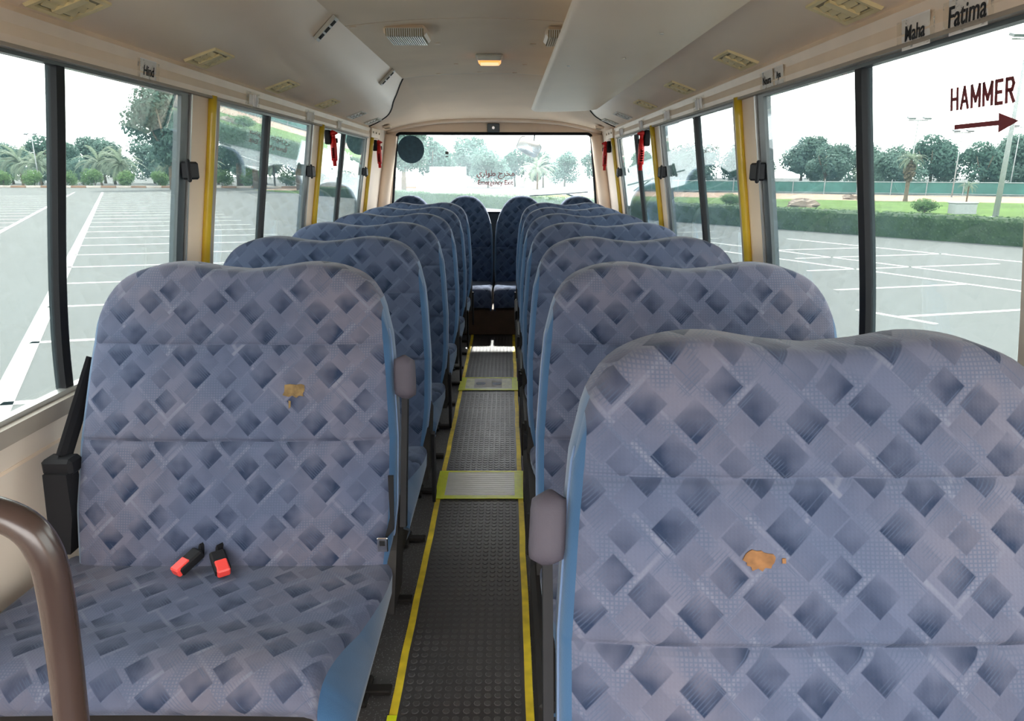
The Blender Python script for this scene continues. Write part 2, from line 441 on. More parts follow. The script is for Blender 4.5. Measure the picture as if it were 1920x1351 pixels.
def curved(b, side, y0, y1, z0, z1, i, o, nz=10):
    """slab following the wall's curve: inner face i metres inside the wall line, outer face o outside"""
    v = []; f = []
    for k in range(nz+1):
        z = z0+(z1-z0)*k/nz; x = wx(z)
        v += [(side*(x-i), y0, z), (side*(x-i), y1, z), (side*(x+o), y1, z), (side*(x+o), y0, z)]
    for k in range(nz):
        a = 4*k; c = a+4
        for j in range(4):
            q = (a+j, a+(j+1) % 4, c+(j+1) % 4, c+j)
            f.append(q if side > 0 else q[::-1])
    f.append((0, 3, 2, 1)); f.append((4*nz, 4*nz+1, 4*nz+2, 4*nz+3))
    return b.add(v, f)
def obox(b, c, u, v, n, hu, hv, hn):
    c, u, v, n = Vector(c), Vector(u).normalized(), Vector(v).normalized(), Vector(n).normalized()
    vs = [c+u*hu*a+v*hv*d+n*hn*e for e in (-1, 1) for d in (-1, 1) for a in (-1, 1)]
    return b.add(vs, [(0,2,3,1),(4,5,7,6),(0,1,5,4),(2,6,7,3),(0,4,6,2),(1,3,7,5)])

# floor
fl = struct('floor', B().box(-1.02, 1.02, Y_FRONT-.6, Y_REAR, -.06, 0).me('floor', MAT['floor']))
# side walls
for side, nm in ((-1, 'left'), (1, 'right')):
    w = struct('wall_'+nm, autosmooth(curved(curved(B(), side, Y_FRONT-.3, Y_REAR, -.45, SILL-.03, .012, .03, 14), side, 5.12+.12, Y_REAR+.02, SILL-.04, 1.62, .0, .03, 14).me('wall_'+nm, MAT['panelwall'])))
    # horizontal moulding line on the lower panel
    obj('panel_groove', autosmooth(curved(B(), side, Y_FRONT, Y_REAR-.02, .555, .563, .014, 0, 2).me('panel_groove', MAT['beige'])), w)
    obj('upper_band', autosmooth(curved(B(), side, Y_FRONT-.3, Y_REAR, HEAD-.005, 1.60, -.004, .03, 5).me('upper_band', MAT['beige'])), w)
    for k, y in enumerate(PIL):
        obj('pillar', autosmooth(curved(B(), side, y+.05 if k else Y_FRONT-.3, y+PD-.02, SILL-.05, HEAD+.02, .006, .03, 12).me('pillar', MAT['beige'])), w)
        obj('pillar_edge', autosmooth(curved(B(), side, y+PD-.03, y+PD, SILL-.05, HEAD+.02, .012, .02, 12).me('pillar_edge', MAT['sill'])), w)
    sill = obj('window_sill', autosmooth(curved(B(), side, Y_FRONT, 5.3, SILL-.045, SILL-.006, .03, .01, 3).me('window_sill', MAT['sill'])), w)
wf = struct('wall_front', B().box(-1.02, 1.02, Y_FRONT-.34, Y_FRONT-.29, -.45, .40).box(-1.0, 1.0, Y_FRONT-.34, Y_FRONT-.29, 1.52, 1.84).me('wall_front', MAT['dark']))  # unseen front wall added to shade the lower cabin, kept low for ceiling light
# overhead rails above the windows
for n, (side, nm) in enumerate(((-1, 'left'), (1, 'right'))):
    b = B()
    poly = [(side*(wx(HEAD)-.0), HEAD-.006), (side*(wx(HEAD)-.018), HEAD-.004), (side*(wx(1.462)-.022), 1.462), (side*(wx(1.485)-.016), 1.486), (side*(wx(1.505)-.020), 1.508), (side*(wx(1.52)-.008), 1.524), (side*(wx(1.5)+.01), 1.524)]
    b.prism(poly if side < 0 else poly[::-1], 'y', Y_FRONT-.3, 5.19)
    t = struct('trim_%d' % (n+1), b.me('trim', MAT['trim']))
    b2 = B(); obox(b2, (side*(wx(1.445)-.012), 2.3, 1.4435), (0,1,0), (0,0,1), (1,0,0), 2.85, .004, .010)
    obj('rail_lip', b2.me('rail_lip', MAT['sill']), t)
    b3 = B(); obox(b3, (side*.885, 5.36, 1.482), (0,1,0), (side*-.13,0,1), (side*1,0,.13), .165, .032, .016)
    br = obj('end_bracket', b3.me('end_bracket', MAT['trim']), t)
    for yy in (5.24, 5.36, 5.48):
        obj('screw', B().disc((side*.868, yy, 1.484), .007, (-side, 0, -.13), 10, .004).me('screw', MAT['ventdark']), br)

# windows: three and a half modules on each side
wn_i = 0
for side in (-1, 1):
    spans = [(PIL[k]+PD, PIL[k+1]) for k in range(4)]
    for k, (y0, y1) in enumerate(spans):
        wn_i += 1
        W = struct_empty('window_%d' % wn_i, (side*1.0, y0, SILL))
        off = Vector(W.location)
        def part(nm, b, m, parent=W, sm=True, off=off):
            b.v = [tuple(Vector(v)-off) for v in b.v]
            me = b.me(nm, m)
            if sm: autosmooth(me)
            return obj(nm, me, parent)
        ym = (y0+y1)/2 - .03 if k else y0+.6
        ym = {0: y0+.55, 1: 1.675, 2: 3.095, 3: 4.515}[k]
        part('pane', curved(B(), side, y0-.005, ym+.01, SILL-.015, HEAD+.004, -.012, .017, 14), MAT['glass'])
        part('pane', curved(B(), side, ym-.012, y1+.02, SILL-.015, HEAD+.004, -.002, .007, 14), MAT['glass'])
        part('meeting_stile', curved(B(), side, ym-.015, ym+.015, SILL-.01, HEAD, .002, .024, 14), MAT['rubber_black'])
        part('stile_edge', curved(B(), side, ym+.0155, ym+.018, SILL-.005, HEAD, .001, .004, 14), MAT['alu'])
        fr = part('window_frame', curved(B(), side, y1-.012, y1+.036, SILL-.02, HEAD, .004, .02, 14), MAT['greyframe'])
        part('frame_gasket', curved(B(), side, y1+.036, y1+.046, SILL-.02, HEAD, .0, .02, 14), MAT['rubber_black'])
        part('frame_strip', curved(B(), side, y1+.046, y1+.054, SILL-.02, HEAD, .010, .02, 14), MAT['alu'])
        part('bottom_channel', curved(B(), side, y0, y1, SILL-.006, SILL+.006, .008, .016, 2), MAT['alu'])
        part('top_channel', curved(B(), side, y0, y1, HEAD-.014, HEAD, .004, .016, 2), MAT['greyframe'])
        lz = 1.205; lx = side*(wx(lz)-.022)
        lb = B().box(lx-.016, lx+.016, y1-.01, y1+.058, lz-.028, lz+.028, .006)
        la = part('latch', lb, MAT['black'])
        tb = B().box(lx-side*.012-.006, lx-side*.012+.006, y1-.018, y1-.006, lz-.036, lz+.036, .004)
        tb.v = [tuple(Vector(v)-off) for v in tb.v]
        obj('latch_tab', tb.me('latch_tab', MAT['black']), la)

# side ducts
SECT = [(.905, 1.515), (.83, 1.542), (.76, 1.565), (.70, 1.582), (.645, 1.602), (.60, 1.628), (.56, 1.660), (.527, 1.692), (.495, 1.722)]
YEND = [5.17, 5.15, 5.06, 4.92, 4.72, 4.52, 4.40, 4.30, 4.22]
def dense(pts, n):
    tt = list(range(len(pts))); out = []
    for i in range(n+1):
        u = i*(len(pts)-1)/n
        out.append(tuple(cr(u, tt, [p[j] for p in pts]) for j in range(len(pts[0]))))
    return out
DS = dense([(a, b_, c) for (a, b_), c in zip(SECT, YEND)], 32)
for side, nm in ((-1, 'left'), (1, 'right')):
    v = []; f = []
    ys = [Y_FRONT-.3, 1.5, 3.0, 4.0]
    for (x, z, ye) in DS:
        for y in ys+[ye]: v.append((side*x, y, z))
    m = len(ys)+1
    for i in range(len(DS)-1):
        for j in range(m-1):
            q = (i*m+j, i*m+j+1, (i+1)*m+j+1, (i+1)*m+j)
            f.append(q if side < 0 else q[::-1])
    d = struct('trim_%d' % (3 if side < 0 else 4), mesh('duct', v, f, MAT['duct'], True))
    d['label'] = 'long rounded beige air duct above the %s windows' % nm
    obj('end_seam', B().tube([(side*x, ye+.004, z-.002) for x, z, ye in DS], .0045, 6).me('end_seam', MAT['dark']), d)
    obj('duct_gap', B().tube([(side*.903, y, 1.517) for y in (Y_FRONT, 2, 5.17)], .006, 6).me('duct_gap', MAT['ventdark']), d)
    # small slotted grilles high on the inner face
    for yy in (2.6, 3.86):
        tx, tz = (-side*.63, .777); c = Vector((side*.5245, yy, 1.683))
        b = B(); obox(b, c, (0,1,0), (-side*.72,0,.694), (-side*.694,0,-.72), .021, .052, .006)
        g = obj('slot_grille', b.me('slot_grille', MAT['ventivory']), d)
        for q in (-1, 0, 1):
            b = B(); obox(b, c+Vector((-side*.72,0,.694))*q*.030, (0,1,0), (-side*.72,0,.694), (-side*.694,0,-.72), .013, .011, .0075)
            obj('slot', b.me('slot', MAT['dark']), g)

# ceiling liner in two panels, with the seam open between them
ce = struct_empty('ceiling', (0, 2, 1.75))
def ceil_z(x): return 1.722+.030*(1-(x/.495)**2)
for y0, y1 in ((Y_FRONT-.3, 2.765), (2.775, 4.215)):
    v = []; f = []; N = 24
    for i in range(N+1):
        x = -.497+.994*i/N
        v += [(x, y0-2, ceil_z(x)-1.75), (x, y1-2, ceil_z(x)-1.75), (x, y1-2, ceil_z(x)-1.742), (x, y0-2, ceil_z(x)-1.742)]
    for i in range(N):
        a = 4*i; c = a+4
        for j in range(4): f.append((a+j, c+j, c+(j+1) % 4, a+(j+1) % 4))
    f.append((0, 1, 2, 3)); f.append((4*N+3, 4*N+2, 4*N+1, 4*N))
    obj('ceiling_panel', autosmooth(mesh('ceiling_panel', v, f, MAT['ceiling'])), ce)
obj('seam_strip', B().box(-.5, .5, .755, .79, .012, .016).me('seam_strip', MAT['dark']), ce)
for x, y in ((-.2, 3.25), (.22, 3.25), (-.16, 3.85), (.2, 3.85), (-.28, 4.16), (-.05, 4.17), (.15, 4.17), (-.47, 2.79)):
    obj('liner_clip', B().box(x-.012, x+.012, y-2-.006, y-2+.006, ceil_z(x)-1.754, ceil_z(x)-1.75).me('liner_clip', MAT['beige']), ce)
# roof skin that closes the bus above the liner
rp = [(-1.03, 1.50), (-.97, 1.66), (-.8, 1.80), (-.4, 1.87), (.4, 1.87), (.8, 1.80), (.97, 1.66), (1.03, 1.50), (1.0, 1.5), (.95, 1.64), (.78, 1.77), (.4, 1.84), (-.4, 1.84), (-.78, 1.77), (-.95, 1.64), (-1.0, 1.5)]
struct('roof', B().prism(rp, 'y', Y_FRONT-.35, Y_REAR+.06).me('roof', MAT['whitesticker']))

# rear liner: lofted from the duct ends and the ceiling edge to the rear header
start = [(-x, ye, z) for x, z, ye in DS]+[(-.495+.99*i/20, 4.22, ceil_z(-.495+.99*i/20)) for i in range(1, 20)]+[(x, ye, z) for x, z, ye in reversed(DS)]
NL = 12; v = []; f = []
for j in range(NL+1):
    t = j/NL
    for (x, y, z) in start:
        xe = x*.985; ze = 1.628-.095*abs(x/.905)**3; ye = 5.975-.02*(1-abs(x/.905)**2)
        s = t
        bul = .018*math.sin(PI*t)
        v.append((x+(xe-x)*s, y+(ye-y)*s, z+(ze-z)*(s**1.3)+bul*(1-abs(x/.905)**4)))
m = len(start)
for j in range(NL):
    for i in range(m-1): f.append((j*m+i, (j+1)*m+i, (j+1)*m+i+1, j*m+i+1))
rc = struct('trim_5', mesh('rear_liner', v, f, MAT['rearcap'], True))
rc['label'] = 'sloping beige liner panel between the ceiling and the rear window'
roll = [(-.89+1.78*i/30, 5.972-.02*(1-abs(-1+2*i/30)**2), 1.622-.095*abs(-1+2*i/30)**3) for i in range(31)]
obj('header_roll', B().tube(roll, .020, 10).me('header_roll', MAT['trim'], True), rc)
for side in (-1, 1):
    b = B(); obox(b, (side*.815, 5.55, 1.538), (0,1,0), (side*.97,0,-.16), (side*-.16,0,-.97), .045, .03, .008)
    g = obj('corner_grille', b.me('corner_grille', MAT['trim']), rc)
    for q in (-1, 0, 1):
        b = B(); obox(b, (side*.815, 5.55+q*.026, 1.537), (0,1,0), (side*.97,0,-.16), (side*-.16,0,-.97), .007, .020, .010)
        obj('slot', b.me('slot', MAT['ventdark']), g)

# rear wall with the rear window opening
wb_ = struct_empty('wall_back', (0, Y_REAR, 0))
def at_back(b): b.v = [(x, y-Y_REAR, z) for x, y, z in b.v]; return b
obj('header', at_back(B().prism([(-.96, 1.515), (.96, 1.515), (.93, 1.68), (.6, 1.85), (-.6, 1.85), (-.93, 1.68)], 'y', 5.985, 6.05)).me('header', MAT['beige']), wb_)
for s in (-1, 1):
    pl = [(s*.815, 1.53), (s*.97, 1.53), (s*1.04, .84), (s*.885, .84)]
    obj('corner_post', at_back(B().prism(pl if s > 0 else pl[::-1], 'y', 5.98, 6.05)).me('corner_post', MAT['beige']), wb_)
    # rounded inner cover between side wall and rear window
    pts = [(s*(wx(z)-.04), 5.97, z) for z in (.7, .9, 1.1, 1.3, 1.5)]
    obj('corner_cover', at_back(B().tube(pts, .055, 12)).me('corner_cover', MAT['beige'], True), wb_)
obj('lower_panel', at_back(B().box(-1.02, 1.02, 5.985, 6.05, -.45, .865)).me('lower_panel', MAT['dark']), wb_)
RW = struct_empty('window_9', (0, 6.0, .87))
def rwpart(nm, b, m, sm=False, parent=None):
    b.v = [(x, y-6.0, z-.87) for x, y, z in b.v]; me = b.me(nm, m)
    if sm: autosmooth(me)
    return obj(nm, me, parent or RW)
rwpart('pane', B().prism([(-.88, .86), (.88, .86), (.825, 1.525), (-.825, 1.525)], 'y', 6.000, 6.005), MAT['rearglass'])
def corner(cx, cz, a0, a1, r=.04): return [(cx+r*math.cos(a0+(a1-a0)*i/5), 5.992, cz+r*math.sin(a0+(a1-a0)*i/5)) for i in range(6)]
loop = corner(-.775, 1.476, PI, PI/2)+corner(.775, 1.476, PI/2, 0)+corner(.835, .91, 0, -PI/2)+corner(-.835, .91, -PI/2, -PI)
rwpart('window_gasket', B().tube(loop, .014, 8, closed=True), MAT['rubber_black'], True)
obj('rear_lock', B().box(-.057, .045, -.042, -.012, .655, .725, .006).me('rear_lock', MAT['greyframe']), RW)
obj('lock_button', B().disc((-.006, -.043, .69), .012, (0, -1, 0), 12, .006).me('lock_button', MAT['steel']), RW)

# ================================================================== OUTDOORS
G = -.84
gr = struct('ground', B().box(-260, 260, -60, 320, G-.3, G).me('ground', MAT['asphalt']))
A = Vector((-.485, .8745)); Cx = Vector((.968, .25))
def stripe(p, q, w):
    p, q = Vector(p), Vector(q); d = (q-p).normalized(); n = Vector((-d.y, d.x))*w/2
    v = [(*(p+n), G), (*(p-n), G), (*(q-n), G), (*(q+n), G)]
    v = [(a, b_, c) for a, b_, c in v]+[(a, b_, c+.006) for a, b_, c in v]
    o = obj('parking_line', mesh('parking_line', v, [(0,1,2,3),(7,6,5,4),(0,4,5,1),(1,5,6,2),(2,6,7,3),(3,7,4,0)], MAT['line']), gr)
    return o
a0 = Vector((-4.5, 5.92))
stripe(a0-A*8, a0+A*78, .20)
stripe(Vector((-17.68, 24.43))-A*12, Vector((-17.68, 24.43))+A*56, .16)
for k in range(-3, 30):
    p = a0+A*2.655*k
    stripe(p, p+Cx*6.0, .11)
for k in range(3, 22):
    p = Vector((-17.68, 24.43))+A*2.655*(k-4)
    stripe(p-Cx*6.0, p, .11)
for p, q in [((4.6, 21.2), (11.5, 8.1)), ((5.5, 22.7), (12.3, 9.5)), ((9.2, 22.3), (14.0, 13.6)), ((5.55, 10.4), (6.15, 9.35))]: stripe(p, q, .11)
for k, (x, y, L) in enumerate([(5.94, 9.86, 5.2), (6.07, 12.25, 2.9), (6.65, 14.78, 5.2), (7.3, 17.0, 4.6), (7.2, 18.8, 3.6), (3.2, 14.0, 2.6), (2.5, 16.4, 3.2), (3.0, 19.0, 2.6), (3.6, 21.6, 3.5), (4.2, 24.2, 3.5)]):
    stripe((x, y), (x+Cx.x*L, y+Cx.y*L*.95), .10)

# lawn and sand beyond the hedge
HB = Vector((17.9, 15.95)); HD = Vector((-.588, .809)); HN = Vector((.809, .588))     # hedge base line and its outward side
def poly_ground(name, pts, z, mat):
    n = len(pts)
    v = [(x, y, G+.001) for x, y in pts]+[(x, y, G+z) for x, y in pts]
    return struct(name, mesh(name, v, [tuple(range(n, 2*n))]+[(i, (i+1) % n, n+(i+1) % n, n+i) for i in range(n)], mat))
h0 = HB-HD*22; h1 = HB+HD*62
poly_ground('ground_lawn', [tuple(h0+HN*.5), (75, 20), (60, 44), (44, 46.5), (28.4, 53.7), (21.7, 57.8), (8, 66), (-8, 74), (-30, 84), tuple(h1+HN*.5)], .03, MAT['lawn'])
poly_ground('ground_sand', [(75, 20), (110, 40), (62, 62), (46.8, 64), (27.4, 74), (10, 84), (-10, 96), (-30, 104), (-30, 84), (-8, 74), (8, 66), (21.7, 57.8), (28.4, 53.7), (44, 46.5), (60, 44)], .02, MAT['sand'])

rnd = random.Random(7)
def leaves(b, centre, rad, n, size, rng, shell=.55):
    for _ in range(n):
        while True:
            d = Vector((rng.uniform(-1, 1), rng.uniform(-1, 1), rng.uniform(-1, 1)))
            if 0.02 < d.length <= 1: break
        d.normalize(); r = shell+(1-shell)*rng.random()
        c = Vector((centre[0]+d.x*rad[0]*r, centre[1]+d.y*rad[1]*r, centre[2]+d.z*rad[2]*r))
        nrm = (d+Vector((rng.uniform(-1, 1), rng.uniform(-1, 1), rng.uniform(-.6, 1)))*.8).normalized()
        a = nrm.orthogonal().normalized(); ang = rng.uniform(0, 2*PI)
        u = a*math.cos(ang)+nrm.cross(a)*math.sin(ang); w = nrm.cross(u); s = size*rng.uniform(.6, 1.3)
        b.add([c-u*s, c-w*s*.55, c+u*s, c+w*s*.55], [(0, 1, 2, 3)])
def crown(seed, R, H, n, size):
    rng = random.Random(seed); b = B()
    for k in range(9):
        a = rng.uniform(0, 2*PI); rr = R*rng.uniform(.0, .6)
        c = (rr*math.cos(a), rr*math.sin(a), H*(.30+.5*(k+rng.random())/9))
        q = R*rng.uniform(.38, .6)
        leaves(b, c, (q, q, q*.85), n//9, size, rng)
    return b
def tree_set(seed, R, H, n, size, mat):
    cm = crown(seed, R, H, n, size).me('crown', mat)
    rng = random.Random(seed)
    tb = B().tube([(0, 0, 0), (.1, .05, H*.25), (.0, .1, H*.6)], [H*.03, H*.022, H*.012], 8)
    for k in range(4):
        a = k*PI/2+rng.random(); tb.tube([(0, .05, H*.28), (R*.3*math.cos(a), R*.3*math.sin(a), H*.5), (R*.5*math.cos(a), R*.5*math.sin(a), H*.68)], [H*.012, H*.009, H*.004], 6)
    return cm, tb.me('trunk', MAT['bark'], True)
TS = {'a': tree_set(1, 3.4, 7, 6500, .20, MAT['leaf_a']), 'b': tree_set(2, 3.2, 7, 6500, .20, MAT['leaf_b']), 'c': tree_set(3, 3.8, 6.4, 6500, .20, MAT['leaf_b']),
      'big': tree_set(4, 5.2, 13.5, 15000, .24, MAT['leaf_a'])}
def tree(kind, x, y, s, label, group, rz=0):
    t = thing('broadleaf_tree', label, 'tree', (x, y, G), group, rz); t.scale = (s, s, s)
    obj('crown', TS[kind][0], t); obj('trunk', TS[kind][1], t)
# palm
def palm_meshes(seed, H, L, nf, droop):
    rng = random.Random(seed); b = B()
    for k in range(nf):
        az = 2*PI*k/nf*2.4+rng.uniform(-.3, .3); el0 = rng.uniform(-.25, 1.35); ln = L*rng.uniform(.8, 1.1)
        d = Vector((math.cos(az), math.sin(az), 0)); pts = []
        p = Vector((0, 0, H)); e = el0
        for j in range(10):
            pts.append((p.copy(), e)); p = p+(d*math.cos(e)+Vector((0, 0, 1))*math.sin(e))*ln/9; e -= droop*(.6+j*.09)
        side = Vector((-d.y, d.x, 0))
        for j in range(9):
            (p0, e0), (p1, e1) = pts[j], pts[j+1]
            w = ln*.13*(math.sin(PI*(j+1.2)/11))
            for s in (-1, 1):
                tip = p0+(p1-p0)*1.3+side*s*w+Vector((0, 0, -w*.45))
                b.add([p0, p0+(p1-p0)*.55, tip], [(0, 1, 2)])
                q0 = p0+(p1-p0)*.5; tip2 = tip+(p1-p0)*.5
                b.add([q0, q0+(p1-p0)*.55, tip2], [(0, 1, 2)])
    t = B(); n = 12
    t.tube([(0, 0, H*i/n) for i in range(n+1)], [H*.045*(1+.15*(i % 2)) if i else H*.06 for i in range(n+1)], 9)
    return b.me('fronds', MAT['palm_leaf']), t.me('trunk', MAT['bark'], False)
PALM = {'date': palm_meshes(11, 2.6, 3.0, 36, .19), 'fan': palm_meshes(12, 3.0, 1.15, 40, .22), 'small': palm_meshes(13, 1.0, .65, 22, .2)}
def skirt(H): 
    rng = random.Random(5); b = B(); leaves(b, (0, 0, H*.74), (.42, .42, H*.28), 420, .13, rng, .5); return b.me('dead_fronds', MAT['bark'])
SK = skirt(3.0)
def palm(kind, x, y, s, label, group=None, rz=0, sk=False):
    t = thing('palm_tree', label, 'palm', (x, y, G), group, rz); t.scale = (s, s, s)
    obj('fronds', PALM[kind][0], t); obj('trunk', PALM[kind][1], t)
    if sk: obj('dead_fronds', SK, t)
# left side: kerb, shrubs, date palms, then trees
kb = thing('kerb', 'low striped kerb along the far left edge of the car park', 'kerb', (-60, 94.5, G))
for k in range(46):
    o = obj('kerb_stone', B().box(-42+2*k, -40.05+2*k, -.15, .15, 0, .28, .03).me('kerb_stone', MAT['kerb_w'] if k % 2 else MAT['sand']), kb)
shr = tree_set(21, 1.6, 2.4, 1800, .11, MAT['leaf_shrub'])
for k in range(16):
    t = thing('shrub', 'light green shrub on the far left verge, %s from the left end' % ORD[k], 'shrub', (-82+k*4.3+rnd.uniform(-.2, .2), 97.3+rnd.uniform(-.2, .2), G), 'shrubs along the far kerb', rnd.uniform(0, 6))
    s_ = rnd.uniform(.95, 1.15); t.scale = (s_*1.2, s_, s_*.9); obj('foliage', shr[0], t); obj('stem', shr[1], t)
for k, (x, s) in enumerate([(-80, 1.15), (-74, 1.3), (-68, 1.2), (-62, 1.3), (-56, 1.2), (-50, 1.3), (-44.5, 1.15), (-35.5, 1.1)]):
    palm('date', x, 103.6+(k % 2)*5.0, s, 'drooping date palm behind the left verge shrubs, %s from the left' % ORD[k], 'date palms beyond the left verge', rnd.uniform(0, 6))
for k in range(8):
    tree('abc'[k % 3], -101+8.6*k+rnd.uniform(-.5, .5), 121.5+rnd.uniform(-.5, .5), rnd.uniform(1.06, 1.14), 'tree close behind the left date palms, %s from the left' % ORD[k], 'trees behind the date palms', rnd.uniform(0, 6))
for k in range(8):
    tree('bca'[k % 3], -104+9.8*k+rnd.uniform(-.5, .5), 131+rnd.uniform(-.5, .5), rnd.uniform(1.22, 1.3), 'tree in the farther left row, %s from the left' % ORD[k], 'farther trees on the left', rnd.uniform(0, 6))
for k, (x, y, s) in enumerate([(-40.5, 86, 1.0), (-32.5, 92, 1.03), (-24.5, 84, 1.0), (-17.5, 92, .95), (-12, 83, .82), (-38, 101, 1.15), (-27.5, 102, 1.18), (-19.5, 103, 1.1)]):
    tree('big', x, y, s, 'tall dark tree beyond the car park behind the bus, %s from the left' % ORD[k], 'tall trees behind the bus', k*1.3)
bsh = tree_set(22, 2.6, 4.4, 4200, .15, MAT['leaf_b'])
for k in range(9):
    t = thing('large_bush', 'large rounded bush filling the gaps behind the left date palms, %s from the left' % ORD[k], 'bush', (-95+6.6*k, 115.0, G), 'large bushes behind the date palms', k*1.7)
    t.scale = (1.05, .75, 1.0); obj('foliage', bsh[0], t); obj('stem', bsh[1], t)
# rear: hazy trees and a palm seen through the rear window
for k, (x, y, s) in enumerate([(-10.5, 100, 1.05), (-6.6, 109, 1.15), (-2.5, 100, .9), (1.4, 109, .85), (5.4, 102, .8), (9.2, 111, .85), (13, 102, .8)]):
    tree('abc'[k % 3], x, y, s, 'hazy tree seen through the rear window, %s from the left' % ORD[k], 'trees seen through the rear window', k)
palm('date', 4.1, 92, .95, 'lone dark palm seen through the rear window under the mirror')
# right side trees
fx0, fx1 = Vector((16.5, 87)), Vector((72, 57))
for k in range(10):
    p = fx0+(fx1-fx0)*(k/9.0)
    tree('bca'[k % 3], p.x+rnd.uniform(-.5, .5), p.y+rnd.uniform(-.5, .5), rnd.uniform(.70, .84), 'tree close behind the right green fence, %s from the left' % ORD[k], 'trees behind the green fence', rnd.uniform(0, 6))
for k in range(10):
    p = fx0+(fx1-fx0)*((k+.5)/9.0)+Vector((3.2, 6.5))
    tree('cab'[k % 3], p.x+rnd.uniform(-.5, .5), p.y+rnd.uniform(-.5, .5), rnd.uniform(.84, 1.0), 'tree in the row farther behind the right green fence, %s from the left' % ORD[k], 'farther trees on the right', rnd.uniform(0, 6))
# green fence with posts
f0, f1 = Vector((14, 81.5)), Vector((70, 51.5)); fd = (f1-f0).normalized(); FL = (f1-f0).length
fe = thing('mesh_fence', 'long green windbreak fence beyond the sand on the right', 'fence', (f0.x, f0.y, G), None, math.atan2(fd.y, fd.x))
obj('fence_sheet', B().box(0, FL, -.02, .02, .12, 1.30).me('fence_sheet', MAT['fence']), fe)
for k in range(int(FL/3)+1): obj('post', B().tube([(3*k, -.06, 0), (3*k, -.06, 1.5)], .045, 6).me('post', MAT['galv']), fe)
for k in range(2): obj('rail', B().tube([(0, -.05, .2+1.05*k), (FL, -.05, .2+1.05*k)], .03, 6).me('rail', MAT['galv']), fe)
palm('fan', 30.26, 52.79, 1.0, 'tall fan palm with a shaggy trunk on the right lawn edge', None, .4, True)
palm('fan', 28.2, 55.84, .72, 'shorter dark palm left of the tall fan palm', None, 1.4, True)
palm('small', 34.4, 52.0, 1.15, 'small young palm right of the tall fan palm')
# light poles
def light_pole(x, y, h, r, label, heads=2, rz=0):
    t = thing('light_pole', label, 'lamp post', (x, y, G), None, rz)
    obj('pole', B().tube([(0, 0, 0), (0, 0, h*.5), (0, 0, h)], [r, r*.75, r*.5], 10).me('pole', MAT['galv'], True), t)
    obj('base_plate', B().box(-r*1.8, r*1.8, -r*1.8, r*1.8, 0, .05).me('base_plate', MAT['galv']), t)
    obj('crossarm', B().box(-.75, .75, -.03, .03, h-.05, h+.02).me('crossarm', MAT['galv']), t)
    for k in range(heads):
        xx = -.6+1.2*k/max(1, heads-1)
        b = B(); obox(b, (xx, -.1, h+.14), (1, 0, 0), (0, .94, .34), (0, -.34, .94), .26, .2, .06)
        obj('floodlight', b.me('floodlight', MAT['greyframe']), t)
light_pole(23.72, 33.48, 7.95, .13, 'tall grey floodlight pole standing by the hedge at far right', 2)
light_pole(31.6, 55.0, 6.0, .07, 'thin floodlight pole beside the tall fan palm')
light_pole(39.6, 62.0, 5.5, .06, 'thin floodlight pole between the tall and the young palm')
light_pole(47.5, 66.0, 6.2, .06, 'distant floodlight pole right of the young palm')
light_pole(-66.0, 100.3, 7.0, .10, 'slim street lamp among the date palms at far left')
light_pole(-15.6, 96, 11.5, .14, 'pale lamp post seen through the dark disc on the rear window')
# rocks, utility box, low plants on the lawn
def rock(x, y, s, label, seed):
    rng = random.Random(seed); v = []; f = []; n, m = 9, 5
    for j in range(m+1):
        for i in range(n):
            a = 2*PI*i/n; p = PI/2*j/m; r = s*(1+.28*rng.uniform(-1, 1))
            v.append((r*math.cos(a)*math.cos(p)*1.3, r*math.sin(a)*math.cos(p), r*.62*math.sin(p)))
    for j in range(m):
        for i in range(n): f.append((j*n+i, j*n+(i+1) % n, (j+1)*n+(i+1) % n, (j+1)*n+i))
    f.append(tuple(range(n))[::-1])
    tag(obj('rock', mesh('rock', v, f, MAT['stone']), None, (x, y, G)), label, 'rock')
rock(18.6, 43.5, .75, 'pinkish boulder on the lawn behind the hedge', 3); rock(15.9, 46.5, .55, 'small grey boulder left of the pinkish one', 4)
rock(28.3, 57.2, .6, 'grey boulder beside the base of the tall fan palm', 5)
tag(obj('utility_box', B().box(-.55, .55, -.35, .35, 0, .55, .03).box(-.58, .58, -.38, .38, .55, .62, .02).me('utility_box', MAT['utility']), None, (23.9, 36.3, G)), 'low grey utility box on the lawn by the tall floodlight pole', 'utility box')
for k, (x, y, w) in enumerate([(14.6, 45.4, 'beside the boulders on the lawn'), (22.2, 36.8, 'left of the grey utility box')]):
    t = thing('low_bush', 'small tufty bush ' + w, 'bush', (x, y, G)); t.scale = (.8, .5, .32); obj('foliage', shr[0], t); obj('stem', shr[1], t)
